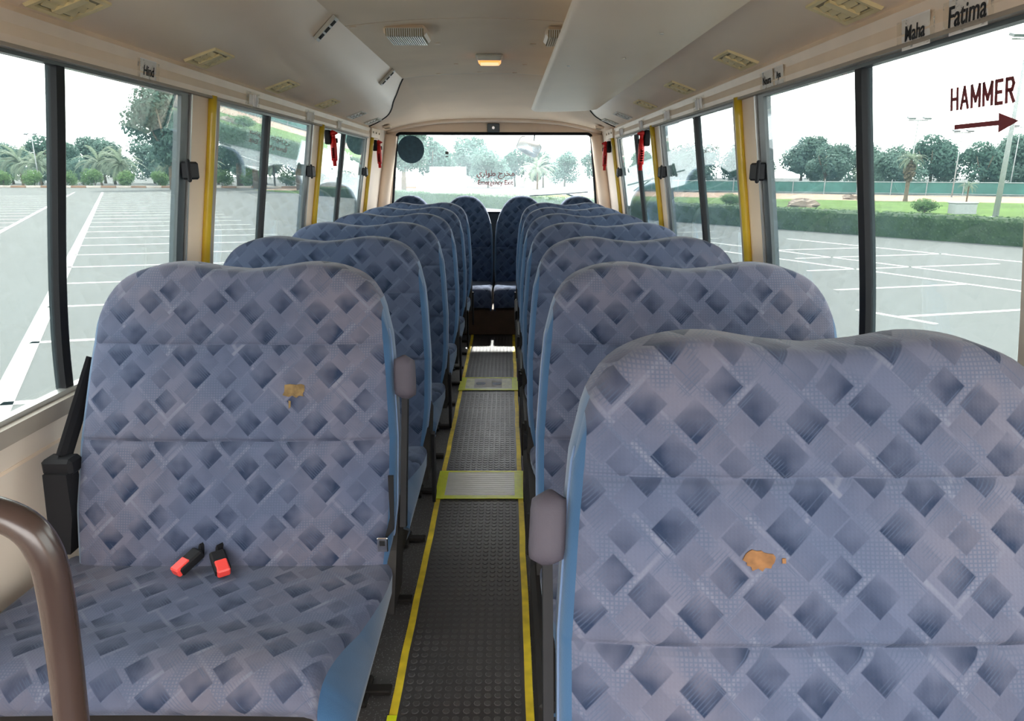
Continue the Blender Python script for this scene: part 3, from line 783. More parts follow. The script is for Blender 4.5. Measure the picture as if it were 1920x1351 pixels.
# clipped hedge
HL = 84.0
he = thing('clipped_hedge', 'long low clipped hedge along the right and rear of the car park', 'hedge', (h0.x, h0.y, G), None, math.atan2(HD.y, HD.x))
hb = B(); nx, npf = 420, 9
prof = [(.0, 0), (-.02, .25), (0, .5), (.02, .68), (.12, .76), (.5, .78), (.85, .76), (.98, .66), (1.0, 0)]
hv = []; hf = []
hr = random.Random(9)
for i in range(nx+1):
    for (yy, zz) in prof:
        hv.append((HL*i/nx, -yy-.02+hr.uniform(-.03, .03), zz*1.0+(hr.uniform(-.025, .025) if zz > 0 else 0)))
for i in range(nx):
    for j in range(len(prof)-1):
        hf.append((i*9+j, i*9+j+1, (i+1)*9+j+1, (i+1)*9+j))
obj('hedge_core', mesh('hedge_core', hv, hf, MAT['hedge_leaf']), he)
lb = B()
for _ in range(16000):
    x = HL*hr.random()**.8 if False else hr.uniform(8, HL)
    if hr.random() < .6: c = Vector((x, hr.uniform(.0, .05), hr.uniform(.02, .76))); nm_ = Vector((hr.uniform(-.7, .7), 1, hr.uniform(-.4, .8)))
    else: c = Vector((x, -hr.uniform(0, 1), .77+hr.uniform(-.01, .04))); nm_ = Vector((hr.uniform(-.6, .6), hr.uniform(-.6, .6), 1))
    nm_.normalize(); a_ = nm_.orthogonal().normalized(); w_ = nm_.cross(a_); s = hr.uniform(.03, .06)
    lb.add([c-a_*s, c-w_*s*.6, c+a_*s, c+w_*s*.6], [(0, 1, 2, 3)])
hl = obj('hedge_leaves', lb.me('hedge_leaves', MAT['hedge_leaf']), he); hl['kind'] = 'stuff'

# ================================================================== AISLE FLOOR
MATX = .150
am = thing('aisle_mat', 'long black studded rubber mat down the aisle', 'floor mat', (0, 0, 0))
obj('mat_sheet', B().box(-MATX, MATX, -.3, 5.06, 0.0005, .004).me('mat_sheet', MAT['rubber']), am)
sv = B(); st = .0238; nst = 12
j = 0; y = .9
while y < 5.04:
    for i in range(nst):
        x = (i-(nst-1)/2)*st
        k8 = 8; r = .0090
        v = [(x+r*math.cos(2*PI*k/k8), y+r*math.sin(2*PI*k/k8), .004) for k in range(k8)]+[(x+r*.8*math.cos(2*PI*k/k8), y+r*.8*math.sin(2*PI*k/k8), .0054) for k in range(k8)]
        sv.add(v, [tuple(range(k8, 2*k8))]+[(k, (k+1) % k8, k8+(k+1) % k8, k8+k) for k in range(k8)])
    y += st
ss = obj('rubber_studs', sv.me('rubber_studs', plain('worn_rubber_studs', (.075, .072, .074), .38, spec=.5, var=.2, scale=6)), am); ss['kind'] = 'stuff'
rt = random.Random(3)
for s, w in ((-1, 'left'), (1, 'right')):
    # tape line with slightly wavering edges
    v = []; f = []; n = 40
    for i in range(n+1):
        y = .3+(5.1-.3)*i/n; wob = rt.uniform(-.0015, .0015)
        xi, xo = s*(.147+wob), s*(.166+wob)
        v += [(xi, y, .0052), (xo, y, .0052), (xi, y, .0042), (xo, y, .0005)]
    for i in range(n):
        a = 4*i; c = a+4; q = [(a, a+1, c+1, c), (a, c, c+2, a+2), (a+1, a+3, c+3, c+1)]
        f += q
    tag(obj('floor_tape', mesh('floor_tape', v, f, MAT['tape'])), 'worn yellow tape line along the %s edge of the aisle mat' % w, 'tape')
b = B().box(-.168, -.146, 1.06, 1.29, .0055, .0068)
tag(obj('tape_strip', b.me('tape_strip', MAT['fluo'])), 'bright fluorescent tape strip at the near end of the left yellow line', 'tape')
def patch(y0, y1, mid, label, foot=False):
    t = thing('step_patch', label, 'floor patch', (0, (y0+y1)/2, .007))
    h = (y1-y0)/2
    for s in (-1, 1):
        a, c = (s*.135, s*.172); obj('fluorescent_edge', B().box(min(a, c), max(a, c), -h, h, 0, .0022).me('fluorescent_edge', MAT['fluo']), t)
    obj('fluorescent_band', B().box(-.165, .165, -h, -h+.026, .0012, .0030).me('fluorescent_band', MAT['fluo']), t)
    obj('fluorescent_band', B().box(-.165, .165, h-.012, h, .0012, .0030).me('fluorescent_band', MAT['fluo']), t)
    obj('patch_sheet', B().box(-.148, .140, -h+.02, h-.01, .0, .0020).me('patch_sheet', mid), t)
    if foot:
        obj('white_label', B().box(-.085, .075, -h+.05, h-.03, .0021, .0026).me('white_label', MAT['whitesticker']), t)
        for s in (-1, 1):
            v = []; n = 18
            for i in range(n):
                a = 2*PI*i/n; r = 1+.25*math.cos(2*a)
                v.append((s*.047+math.cos(a)*.026*(1.1+.2*math.sin(a)), math.sin(a)*.042*r*.75, .0028))
            vv = v+[(p[0], p[1], .0034) for p in v]
            obj('footprint_mark', mesh('footprint_mark', vv, [tuple(range(n, 2*n))]+[(i, (i+1) % n, n+(i+1) % n, n+i) for i in range(n)], MAT['bluemark']), t)
MAT['bluemark'] = plain('blue_print', (.06, .09, .20), .5)
patch(2.36, 2.61, MAT['plate'], 'shiny ribbed floor patch edged with fluorescent tape, nearer one in the aisle')
patch(3.70, 3.95, plain('pale_yellow_film', (.72, .73, .42), .4, var=.2, scale=20), 'pale floor patch with blue footprint marks, farther one in the aisle', True)

# ================================================================== SEATS
RECL = .367
class SeatShape:
    def __init__(s, hw, top, zb, ztop_edge, thick, creases, recl, z0):
        s.hw, s.top, s.zb, s.T, s.cre, s.recl, s.z0 = hw, top, zb, thick, creases, recl, z0
    def yf(s, z): return (z-s.z0)*s.recl
    def front(s, sx, z, e):
        R = .034
        k = max(0.0, 1-max(e, 0)/R); ro = R*(1-math.sqrt(max(0, 1-k*k)))*.85
        puff = .016*(1-abs(sx)**3)
        c = sum(.0075*math.exp(-((z-zc)/.0065)**2) for zc in s.cre)
        lum = .010*math.exp(-((z-.47)/.10)**2)
        mid = .004*math.exp(-(sx/.10)**2) if s.double else 0
        return s.yf(z)-puff-lum*(1-sx*sx)+ro+c*(1-k)+mid
def build_back(shape, side, nS=44, nT=0):
    sh = shape; v = []; uv = []; f = []; fb = []
    ss_ = [math.sin(PI/2*(-1+2*i/nS)) for i in range(nS+1)]
    zl = min(sh.top(1.0), sh.top(.999))-.004
    zs = set(round(sh.zb+(zl-sh.zb)*i/26, 5) for i in range(27))
    for zc in sh.cre:
        zs = {z for z in zs if abs(z-zc) > .016} | {round(zc+d, 5) for d in (-.016, -.011, -.0075, -.0045, -.002, 0, .002, .0045, .0075, .011, .016) if zc+d < zl}
    rows = [('z', z) for z in sorted(zs)]
    if abs(rows[-1][1]-zl) > 1e-4: rows.append(('z', zl))
    rows += [('t', 1-(1-k/16)**1.6) for k in range(1, 17)]
    for kind, q_ in rows:
        for i, s in enumerate(ss_):
            h = sh.top(s); z = q_ if kind == 'z' else zl+(h-zl)*q_
            hw = sh.hw(z); x = s*hw
            e = min((1-abs(s))*hw*1.0, (h-z)*.85)
            y = sh.front(s, z, e)
            v.append((x*side, y, z)); uv.append((x+.31, z*1.066))
    nT = len(rows)-1; m = nS+1
    for j in range(nT):
        for i in range(nS):
            q = (j*m+i, j*m+i+1, (j+1)*m+i+1, (j+1)*m+i)
            if side < 0: q = q[::-1]
            sm_s = (ss_[i]+ss_[i+1])/2; zc_ = v[j*m+i][2]
            (fb if abs(sm_s) > sh.band and zc_ < sh.bandtop else f).append(q)
    def sub(faces):
        ids = sorted({k for q in faces for k in q}); mp = {k: n_ for n_, k in enumerate(ids)}
        return [v[k] for k in ids], [tuple(mp[k] for k in q) for q in faces], [uv[k] for k in ids]
    a_, b_, c_ = sub(f)
    bandv, bandf, _ = sub(fb)
    loop = [v[j*m] for j in range(nT+1)]+[v[nT*m+i] for i in range(1, nS+1)]+[v[j*m+nS] for j in range(nT-1, -1, -1)]
    # shell: side band and rear
    n = len(loop); sv_ = []; sf = []
    zc = sum(p[2] for p in loop)/n
    for dy, sc in ((.0, 1.0), (.012, 1.004), (sh.T*.55, 1.004), (sh.T*.8, .985), (sh.T, .94)):
        for (x, y, z) in loop:
            sv_.append((x*sc, sh.yf(z)+.034*.85-.004+dy if dy else y, sh.zb+(z-sh.zb)*(sc if sc < 1 else 1.0)))
    topf = []
    for k in range(4):
        for i in range(n-1):
            q = (k*n+i, k*n+i+1, (k+1)*n+i+1, (k+1)*n+i); q = q if side < 0 else q[::-1]
            (topf if k < 3 and min(loop[i][2], loop[i+1][2]) > sh.bandtop else sf).append(q)
        sf.append((k*n+n-1, k*n, (k+1)*n, (k+1)*n+n-1) if side < 0 else (k*n, k*n+n-1, (k+1)*n+n-1, (k+1)*n))
    sf.append(tuple(4*n+i for i in range(n)) if side < 0 else tuple(4*n+i for i in reversed(range(n))))
    rk = lambda p_: tuple(round(c__, 5) for c__ in p_)
    have = {rk(p_): n_ for n_, p_ in enumerate(a_)}
    ids = sorted({k for q in topf for k in q}); mp = {}
    a_ = list(a_); c_ = list(c_)
    for k in ids:
        if k < n and rk(sv_[k]) in have: mp[k] = have[rk(sv_[k])]
        else:
            mp[k] = len(a_); a_.append(sv_[k]); c_.append((sv_[k][0]*side+.31, sv_[k][2]*1.066+(k//n)*.02))
    topf = [q[::-1] for q in topf]; b_ = b_+[tuple(mp[k] for k in q) for q in topf]
    front = mesh('backrest', a_, b_, MAT['fabric'], True, c_)
    nb = len(sv_); sv_ += bandv; sf += [tuple(k+nb for k in q) for q in bandf]
    shell = autosmooth(mesh('back_shell', sv_, sf, MAT['blue']), 50)
    lo = [q for q in loop if q[2] < sh.bandtop]; hx = [[q for q in lo if q[0]*sg > 0] for sg in (-1, 1)]
    pipe = [B().tube([(x*1.002, y+.001, z) for x, y, z in q_[2:-1:2]], .0024, 6).me('piping', MAT['piping'], True) for q_ in hx]
    return front, shell, pipe
def build_cushion(x0, x1, side, prof, zlow, name_side='cushion_side', taper=0.0):
    nX = 26; v = []; uv = []; f = []
    P = dense(prof, 34); R = .03
    L = 0; last = None; Ls = []
    for p in P:
        if last: L += math.hypot(p[0]-last[0], p[1]-last[1])
        Ls.append(L); last = p
    for k, (y, z) in enumerate(P):
        for i in range(nX+1):
            s = math.sin(PI/2*(-1+2*i/nX)); tp = min(1, max(0, (-y-.05)/.38)); xe_ = x1-taper*tp*tp*(3-2*tp); x = (x0+xe_)/2+s*(xe_-x0)/2
            e = (1-abs(s))*(x1-x0)/2; kk = max(0, 1-e/R); ro = R*(1-math.sqrt(max(0, 1-kk*kk)))*.8
            puff = .006*(1-s*s)
            v.append((side*x, y+ro*.25*(1 if y < -.4 else 0), z-ro+puff)); uv.append((x+.31, -Ls[k]+.43))
    m = nX+1
    for k in range(len(P)-1):
        for i in range(nX):
            q = (k*m+i, k*m+i+1, (k+1)*m+i+1, (k+1)*m+i); f.append(q[::-1] if side > 0 else q)
    top = mesh('seat_cushion', v, f, MAT['fabric'], True, uv)
    # plain side panels and underside
    side_me = []
    for s_i in (0, nX):
        sv_ = []; sf = []
        col_ = [v[k*m+s_i] for k in range(len(P))]
        ins = (1 if s_i == 0 else -1)*side*.012
        for (x, y, z) in col_: sv_.append((x, y, z))
        xo_ = side*(x0 if s_i == 0 else x1)
        for (x, y, z) in col_: sv_.append((xo_, y, zlow+(z-zlow)*.55))
        for (x, y, z) in col_: sv_.append((xo_+ins, y, min(z, zlow)))
        n = len(P)
        for r in range(2):
            for k in range(n-1): sf.append((r*n+k, r*n+k+1, (r+1)*n+k+1, (r+1)*n+k))
        side_me.append(mesh(name_side, sv_, sf, MAT['blue'], True))
    return top, side_me

def hw_d(z): return interp(z, [.28, .45, .60, .75, .82, .866, 1.1], [.352, .370, .369, .357, .349, .345, .345])
def top_d(s): return cr(abs(s), [0, .2, .42, .6, .75, .85, .93, .97, 1.0], [.972, .978, .989, .985, .970, .949, .913, .876, .822])
class Dbl(SeatShape): double = True; band = .955; bandtop = .90
class Sgl(SeatShape): double = False; band = .95; bandtop = .86
SD = Dbl(hw_d, top_d, .30, .83, .095, (.603, .813), RECL, .35)
PROF = [(.04, .335), (-.10, .345), (-.215, .350), (-.24, .352), (-.29, .364), (-.355, .373), (-.398, .367), (-.424, .350), (-.434, .330), (-.427, .310)]
def seat_meshes(side):
    d = {}
    d['backrest'], d['back_shell'], d['piping'] = build_back(SD, side)
    d['seat_cushion'], d['cushion_side'] = build_cushion(-.405, .365, side, PROF, .235, taper=.06)
    d['seat_frame'] = B().box(-.385, .335, -.405, .06, .165, .312, .01).me('seat_frame', MAT['frame'])
    d['hinge_cover'] = B().prism([(-.05, .24), (.07, .24), (.16, .42), (.10, .46), (.02, .36)], 'x', side*.352, side*.372).me('hinge_cover', MAT['frame'])
    def leg(y): return B().tube([(side*.27, y, .17), (side*.27, y, .02)], .016, 8).box(side*.27-.03, side*.27+.03, y-.05, y+.05, 0, .014, .004).box(min(side*.27, side*.352), max(side*.27, side*.352), y-.014, y+.014, .004, .018, .003).me('leg', MAT['frame'])
    d['leg_a'] = leg(-.36); d['leg_b'] = leg(-.02)
    d['leg_brace'] = B().box(side*.27-.012, side*.27+.012, -.36, -.02, .05, .075, .004).me('leg_brace', MAT['frame'])
    d['wall_bracket'] = B().box(min(-side*.37, -side*.33), max(-side*.37, -side*.33), -.40, 0, 0, .17, .008).me('wall_bracket', MAT['frame'])
    # belt hanging at the aisle edge
    d['belt_strap'] = B().prism([(.045, .36), (.075, .36), (.085, .25), (.075, .14), (.03, .12), (.02, .16), (.035, .26)], 'x', side*.374, side*.384).me('belt_strap', MAT['strap'])
    return d
SM = {-1: seat_meshes(1), 1: seat_meshes(-1)}     # left seats have their aisle edge at local +x
def parts_for(t, d, strap=True, fabric_tone=1.0):
    bk = obj('backrest', d['backrest'], t); [obj('piping', q_, bk) for q_ in d['piping']]
    obj('back_shell', d['back_shell'], t)
    c = obj('seat_cushion', d['seat_cushion'], t); bk['fabric_tone'] = fabric_tone; c['fabric_tone'] = fabric_tone; [obj('cushion_side', q_, c) for q_ in d['cushion_side']]
    obj('seat_frame', d['seat_frame'], t); obj('hinge_cover', d['hinge_cover'], t)
    obj('leg', d['leg_a'], t); obj('leg', d['leg_b'], t); obj('leg_brace', d['leg_brace'], t); obj('wall_bracket', d['wall_bracket'], t)
    if strap: obj('belt_strap', d['belt_strap'], t)
CXL, CXR = -.522, .545
Y0 = 1.385
def armrest(t, side, s):
    """raised armrest folded up beside the backrest; s = aisle direction"""
    a = thing_part('armrest', t)
    y0, z0 = .06, .40; y1, z1 = SD.yf(.70)+.045, .70
    b = B(); obox(b, (s*.384, (y0+y1)/2, (z0+z1)/2), (0, y1-y0, z1-z0), (1, 0, 0), (0, -(z1-z0), y1-y0), math.hypot(y1-y0, z1-z0)/2, .007, .013)
    obj('armrest_bracket', b.me('armrest_bracket', MAT['black']), a)
    d = Vector((0, y1-y0, z1-z0)).normalized(); n = Vector((0, -d.z, d.y))
    pv = []; pf = []; N = 12
    for k in range(9):
        q = k/8; c = Vector((s*(.386-.006*q), y1, z1))-d*.025+d*.108*q
        w = .026*min(1, math.sqrt(max(.0, 1-((q-.5)/.5)**4))+.12); hgt = .030*min(1, math.sqrt(max(0, 1-((q-.5)/.5)**4))+.1)
        for i in range(N):
            an = 2*PI*i/N; ca, sa = math.cos(an), math.sin(an)
            ca = math.copysign(abs(ca)**.7, ca); sa = math.copysign(abs(sa)**.7, sa)
            pv.append(c+Vector((1, 0, 0))*w*ca+n*hgt*sa+n*.004)
    for k in range(8):
        for i in range(N): pf.append((k*N+i, k*N+(i+1) % N, (k+1)*N+(i+1) % N, (k+1)*N+i))
    pf.append(tuple(range(N))[::-1]); pf.append(tuple(8*N+i for i in range(N)))
    obj('armrest_pad', autosmooth(mesh('armrest_pad', pv, pf, MAT['armpad']), 60), a)
def thing_part(name, parent):
    o = bpy.data.objects.new(name, None); link(o); o.parent = parent; o.empty_display_size = .05; return o
def buckle(t, x, y, z, rz, nm='belt_buckle'):
    m = Matrix.Translation((x, y, z)) @ Matrix.Rotation(rz, 4, 'Z') @ Matrix.Rotation(.35, 4, 'X')
    b = B().box(-.0165, .0165, -.030, .03, -.010, .012, .004); b.v = [tuple(m @ Vector(v)) for v in b.v]
    o = obj(nm, b.me(nm, MAT['black']), t)
    b = B().box(-.0135, .0135, -.036, .0, -.007, .0140, .003); b.v = [tuple(m @ Vector(v)) for v in b.v]
    obj('release_button', b.me('release_button', MAT['redbuckle']), o)
    p0 = m @ Vector((0, .03, 0)); b = B().tube([p0, p0+Vector((.005, .04, -.006)), Vector((x*.9+.005, .012, .335))], .018, 8, flat=.2)
    obj('buckle_strap', b.me('buckle_strap', MAT['strap']), o)
row_words = ['front', 'second', 'third', 'fourth', 'fifth', 'sixth', 'seventh']
seats = []
for side, nrow, wd, cx in ((-1, 6, 'left', CXL), (1, 7, 'right', CXR)):
    for k in range(nrow):
        y = Y0+.7*k-(.7 if side > 0 else 0)
        ex = 'nearest to the camera' if k == 0 else ('just before the rear bench' if k == nrow-1 else '')
        lab = 'blue patterned double bus seat, %s row on the %s%s' % (row_words[k], wd, (', '+ex) if ex else '')
        t = thing('double_bus_seat', lab, 'bus seat', (cx, y, 0), 'patterned double seats along the aisle')
        parts_for(t, SM[side], strap=(k > 0), fabric_tone=([1, .35, .25, .2, .15, .15] if side < 0 else [1, .95, .7, .4, .3, .25, .2])[k])
        if side > 0 and k == 0: t.scale = (1, 1, .986)
        seats.append((side, k, t))
        if k == 0: armrest(t, side, -side)
for side, k, t in seats:
    if side < 0 and k == 0:
        buckle(t, -.075, -.045, .372, -.55); buckle(t, -.004, -.050, .372, .60)
        # window-side belt: retractor strap and its plastic guide
        b = B().tube([(-.362, .20, .77), (-.378, .15, .68), (-.390, .075, .57)], .022, 8, flat=.22); obj('shoulder_belt', b.me('shoulder_belt', MAT['strap']), t)
        b = B().box(-.425, -.355, .04, .09, .535, .575, .008); obj('belt_guide', b.me('belt_guide', MAT['black']), t)
        b = B().prism([(-.415, .545), (-.362, .545), (-.366, .44), (-.385, .345), (-.43, .345)], 'y', .03, .075); obj('belt_retractor_strap', b.me('belt_retractor_strap', MAT['strap']), t)
        # belt tongue at the aisle edge
        b = B().box(.338, .362, -.03, -.024, .385, .42, .002); tg = obj('belt_tongue', b.me('belt_tongue', MAT['steel']), t)
        obj('tongue_slot', B().box(.344, .356, -.032, -.029, .402, .414).me('tongue_slot', MAT['black']), tg)
        obj('tongue_strap', B().prism([(.350, .40), (.374, .43), (.378, .56), (.366, .56), (.366, .46)], 'y', -.01, -.004).me('tongue_strap', MAT['strap']), t)
def blob_patch(t, name, cx, cz, pts, mat, side=1):
    """ragged worn-through patch lying on the backrest front; pts are (dx, dz)"""
    v = []; n = len(pts)
    for lift in (.0, .0016):
        for dx, dz in pts:
            x, z = cx+dx, cz+dz; v.append((x, SD.front(x/hw_d(z), z, .2)-lift-.0006, z))
    c0 = len(v); x, z = cx, cz; v.append((x, SD.front(x/hw_d(z), z, .2)-.0024, z))
    f = [(n+i, n+(i+1) % n, c0) for i in range(n)]+[(i, (i+1) % n, n+(i+1) % n, n+i) for i in range(n)]
    return obj(name, mesh(name, v, f, mat), t)
rp_ = random.Random(12)
for side, k, t in seats:
    if side < 0 and k == 0:
        pts = [(-.022, .012), (-.010, .0135), (.004, .012), (.016, .0135), (.023, .011), (.024, .0), (.020, -.008), (.022, -.013), (.012, -.011), (.006, -.016), (-.004, -.011), (-.012, -.014), (-.026, -.010), (-.022, -.002)]
        blob_patch(t, 'worn_patch', .136, .716, pts, MAT['foam'])['label'] = 'ochre worn-through patch of foam'
        blob_patch(t, 'worn_speck', .127, .686, [(-.003, .008), (.002, .007), (.002, -.006), (-.002, -.010)], MAT['foam'])
    if side > 0 and k == 0:
        pts = []
        for i in range(22):
            a = 2*PI*i/22; r = 1+rp_.uniform(-.22, .2); pts.append((.021*math.cos(a)*r, .0125*math.sin(a)*r))
        o = blob_patch(t, 'worn_patch', -.105, .715, pts, MAT['orangefoam']); o['label'] = 'orange worn-through patch of foam'
        blob_patch(t, 'worn_speck', -.073, .714, [(-.002, .003), (.003, .003), (.003, -.003), (-.002, -.003)], MAT['orangefoam'])
# rear bench: four single places
def hw_s(z): return interp(z, [.28, .45, .7, .9, 1.1], [.216, .224, .218, .196, .19])
def top_s(s): return cr(abs(s), [0, .3, .55, .75, .88, .95, 1.0], [1.020, 1.012, .985, .942, .895, .85, .79])
SS = Sgl(hw_s, top_s, .31, .8, .085, (.62,), .30, .36)
PROF_S = [(.03, .345), (-.15, .355), (-.30, .368), (-.40, .372), (-.45, .362), (-.478, .33), (-.488, .28), (-.480, .22)]
bb, bs, bp = build_back(SS, 1, 28); bc, bcs = build_cushion(-.222, .222, 1, PROF_S, .215)
for k, x in enumerate((-.690, -.231, .229, .690)):
    t = thing('rear_bench_seat', 'single dark blue patterned place of the rear bench, %s from the left' % ORD[k], 'bus seat', (x, 5.53, 0), 'rear bench places')
    q = obj('backrest', bb, t); [obj('piping', q_, q) for q_ in bp]; obj('back_shell', bs, t); c = obj('seat_cushion', bc, t); q['fabric_tone'] = .05; c['fabric_tone'] = .3; [obj('cushion_side', q_, c) for q_ in bcs]
    obj('seat_base', B().box(-.222, .222, -.40, .05, .203, .245).me('seat_base', MAT['frame']), t)
tag(obj('bench_riser', B().box(-.98, .98, 5.10, 5.97, 0, .20, .01).me('bench_riser', MAT['carpet'])), 'dark boxed riser under the rear bench', 'riser')
# lever knob on the right seat nearest the bench
# foreground grab rail
pts = [(-.70, .62, .885), (-.50, .62, .886), (-.435, .62, .880), (-.385, .62, .862), (-.365, .62, .83), (-.362, .62, .78), (-.366, .62, .70), (-.372, .62, .62), (-.40, .62, .25), (-.42, .62, .02)]
gt = dense(pts, 46)
gr_ = thing('grab_rail', 'brown bent tubular grab rail in the left foreground', 'grab rail', (-.42, .62, 0))
obj('rail_tube', B().tube([(x+.42, y-.62, z) for x, y, z in gt], .0165, 18).me('rail_tube', MAT['rail'], True), gr_)
obj('floor_flange', B().disc((0, 0, 0), .04, (0, 0, 1), 20, .012).me('floor_flange', MAT['frame']), gr_)
obj('wall_bracket', B().tube([(-.28, 0, .885), (-.56, 0, .885)], .0165, 18).disc((-.565, 0, .885), .04, (1, 0, 0), 20, .012).me('wall_bracket', MAT['rail'], True), gr_)

# ================================================================== YELLOW POSTS, HAMMERS
for side, wd in ((-1, 'left'), (1, 'right')):
    for k, y in enumerate(PIL[2:]):
        pts = [(side*(wx(z)-.016), y+.19, z) for z in [SILL-.10+(HEAD+.005-SILL+.10)*i/14 for i in range(15)]]
        tag(obj('yellow_post', B().tube(pts, .0145, 14).me('yellow_post', MAT['yellow'], True)), 'glossy yellow upright post on the %s wall, %s from the camera' % (wd, ORD[k]), 'post', 'yellow window posts')
def hammer(side, y, z0, z1, label):
    x = side*(wx((z0+z1)/2)-.055)
    t = thing('emergency_hammer', label, 'hammer', (x, y, z0)); H = z1-z0
    s = -side*.05
    obj('handle', B().tube([(0, 0, 0), (0, 0, H*.14), (0, 0, H*.16), (0, 0, H*.55), (0, 0, H*.80)], [.011, .011, .017, .019, .014], 10).me('handle', MAT['red'], True), t)
    g = B()
    for i in range(6): g.tube([(-.0, -.017, H*(.22+.06*i)), (0, -.021, H*(.22+.06*i))], .012, 8)
    obj('grip_ribs', g.me('grip_ribs', MAT['red'], True), t)
    obj('hammer_head', B().tube([(-side*.028, -.012, H*.93), (0, 0, H*.94), (side*.030, .012, H*.90)], [.004, .017, .010], 10).tube([(0, 0, H*.78), (0, 0, H*.96)], .013, 10).me('hammer_head', MAT['red'], True), t)
    obj('holder', B().box(min(side*.012, side*.045), max(side*.012, side*.045), -.022, .022, H*.62, H*1.02, .005).box(-.02, .02, .012, .026, H*.66, H*.80, .003).me('holder', MAT['black']), t)
hammer(-1, 4.03, 1.235, 1.425, 'red emergency hammer on the left wall, nearer of two'); hammer(-1, 5.45, 1.235, 1.435, 'red emergency hammer on the left wall, farther of two')
hammer(1, 4.06, 1.215, 1.430, 'red emergency hammer on the right wall, nearer of two'); hammer(1, 5.55, 1.22, 1.435, 'red emergency hammer on the right wall, farther of two')

# ================================================================== CEILING FITTINGS
# big air-conditioner panel hung on the right half of the ceiling
ac = thing('air_conditioner', 'large flat cream air conditioner panel hung along the right ceiling', 'air conditioner', (.44, 2, 1.55))
sec = [(.345, 1.745), (.325, 1.66), (.290, 1.600), (.262, 1.580), (.250, 1.570), (.2455, 1.560), (.250, 1.551), (.262, 1.546), (.30, 1.544), (.45, 1.546), (.58, 1.551), (.625, 1.556), (.632, 1.562), (.632, 1.60), (.60, 1.745)]
av = []; af = []
ends = [(Y_FRONT-.3, 0), (2.0, 0), (4.20, 0), (4.30, .010), (4.36, .028), (4.395, .055)]
cxm = .44
for (yy, ins) in ends:
    for (x, z) in sec:
        k = ins/.2
        av.append((x+(cxm-x)*k*1.0-.44, yy-2, z+(1.66-z)*k*1.0-1.55))
n = len(sec)
for i in range(len(ends)-1):
    for j_ in range(n-1): af.append((i*n+j_, i*n+j_+1, (i+1)*n+j_+1, (i+1)*n+j_))
af.append(tuple((len(ends)-1)*n+j_ for j_ in range(n)))
obj('panel_cover', autosmooth(mesh('panel_cover', av, af, MAT['acpanel']), 50), ac)
for x, y in ((.31, 2.45), (.47, 2.30), (.5, 1.9)): obj('cover_screw', B().disc((x-.44, y-2, 1.5458-1.55), .006, (0, 0, -1), 10, .003).me('cover_screw', MAT['ventivory']), ac)
def ribbed_light(x, y, label):
    z = ceil_z(x)+.002
    t = thing('ceiling_speaker_light', label, 'ceiling light', (x, y, z))
    obj('housing', B().box(-.082, .082, -.10, .09, -.040, 0, .012).me('housing', MAT['trim']), t)
    for i in range(17):
        xx = -.066+.132*i/16
        obj('rib', B().box(xx-.0022, xx+.0022, -.106, .075, -.046, -.014).me('rib', MAT['lens']), t)
    obj('rib_back', B().box(-.072, .072, -.1035, .08, -.0415, -.016).me('rib_back', MAT['ventdark']), t)
ribbed_light(-.285, 2.94, 'ribbed ivory ceiling lamp left of the amber lamp'); ribbed_light(.335, 2.94, 'ribbed ivory ceiling lamp half hidden by the air conditioner panel')
t = thing('amber_dome_light', 'small glowing amber ceiling lamp near the rear', 'ceiling light', (.02, 3.62, ceil_z(.02)))
obj('bezel', B().box(-.066, .066, -.075, .075, -.016, .002, .008).me('bezel', MAT['ventivory']), t)
lv = B().box(-.056, .056, -.070, .060, -.038, -.012, .012); obj('amber_lens', lv.me('amber_lens', MAT['amber']), t)
obj('white_lens', B().box(-.058, .058, -.076, -.060, -.030, -.010, .004).me('white_lens', MAT['lens']), t)

def air_vent(side, y, label, old, group):
    tx = Vector((side*.942, 0, -.336)); ty = Vector((0, 1, 0)); n = Vector((-side*.336, 0, -.942))
    c = Vector((side*.822, y, 1.5450))
    t = thing('air_vent', label, 'air vent', tuple(c), group)
    m = MAT['ventyellow'] if old else MAT['ventivory']
    Z0 = Vector((0, 0, 0)); w, h = .054, .078
    def ring(sw, sh, d): return [Z0+tx*a*sw+ty*b_*sh+n*d for a, b_ in ((-1, -1), (1, -1), (1, 1), (-1, 1))]
    rv = ring(w, h, -.003)+ring(w-.003, h-.003, .007)+ring(w-.013, h-.016, .006)+ring(w-.016, h-.019, -.003)
    rf = [(4*q+i, 4*q+(i+1) % 4, 4*q+4+(i+1) % 4, 4*q+4+i) for q in range(3) for i in range(4)]
    obj('vent_frame', mesh('vent_frame', rv, rf, m), t)
    b = B(); obox(b, Z0-n*.001, tx, ty, n, w-.012, h-.014, .002); obj('vent_back', b.me('vent_back', MAT['ventdark']), t)
    for k in range(3):
        b = B(); obox(b, Z0+tx*(-.022+.022*k)+n*.003, tx+n*.5, ty, n-tx*.5, .0085, h-.022, .0012); obj('louver', b.me('louver', m), t)
    b = B(); obox(b, Z0+n*.006, tx, ty, n, w-.018, .013, .003); obj('vent_tab', b.me('vent_tab', m), t)
for side, wd in ((-1, 'left'), (1, 'right')):
    for k, y in enumerate((1.60, 2.31, 3.03, 3.76, 4.47, 5.0)):
        air_vent(side, y, '%s square air vent under the %s duct, %s from the camera' % ('yellowed' if k < 4 else 'small ivory', wd, ORD[k]), k < 4, 'duct air vents')

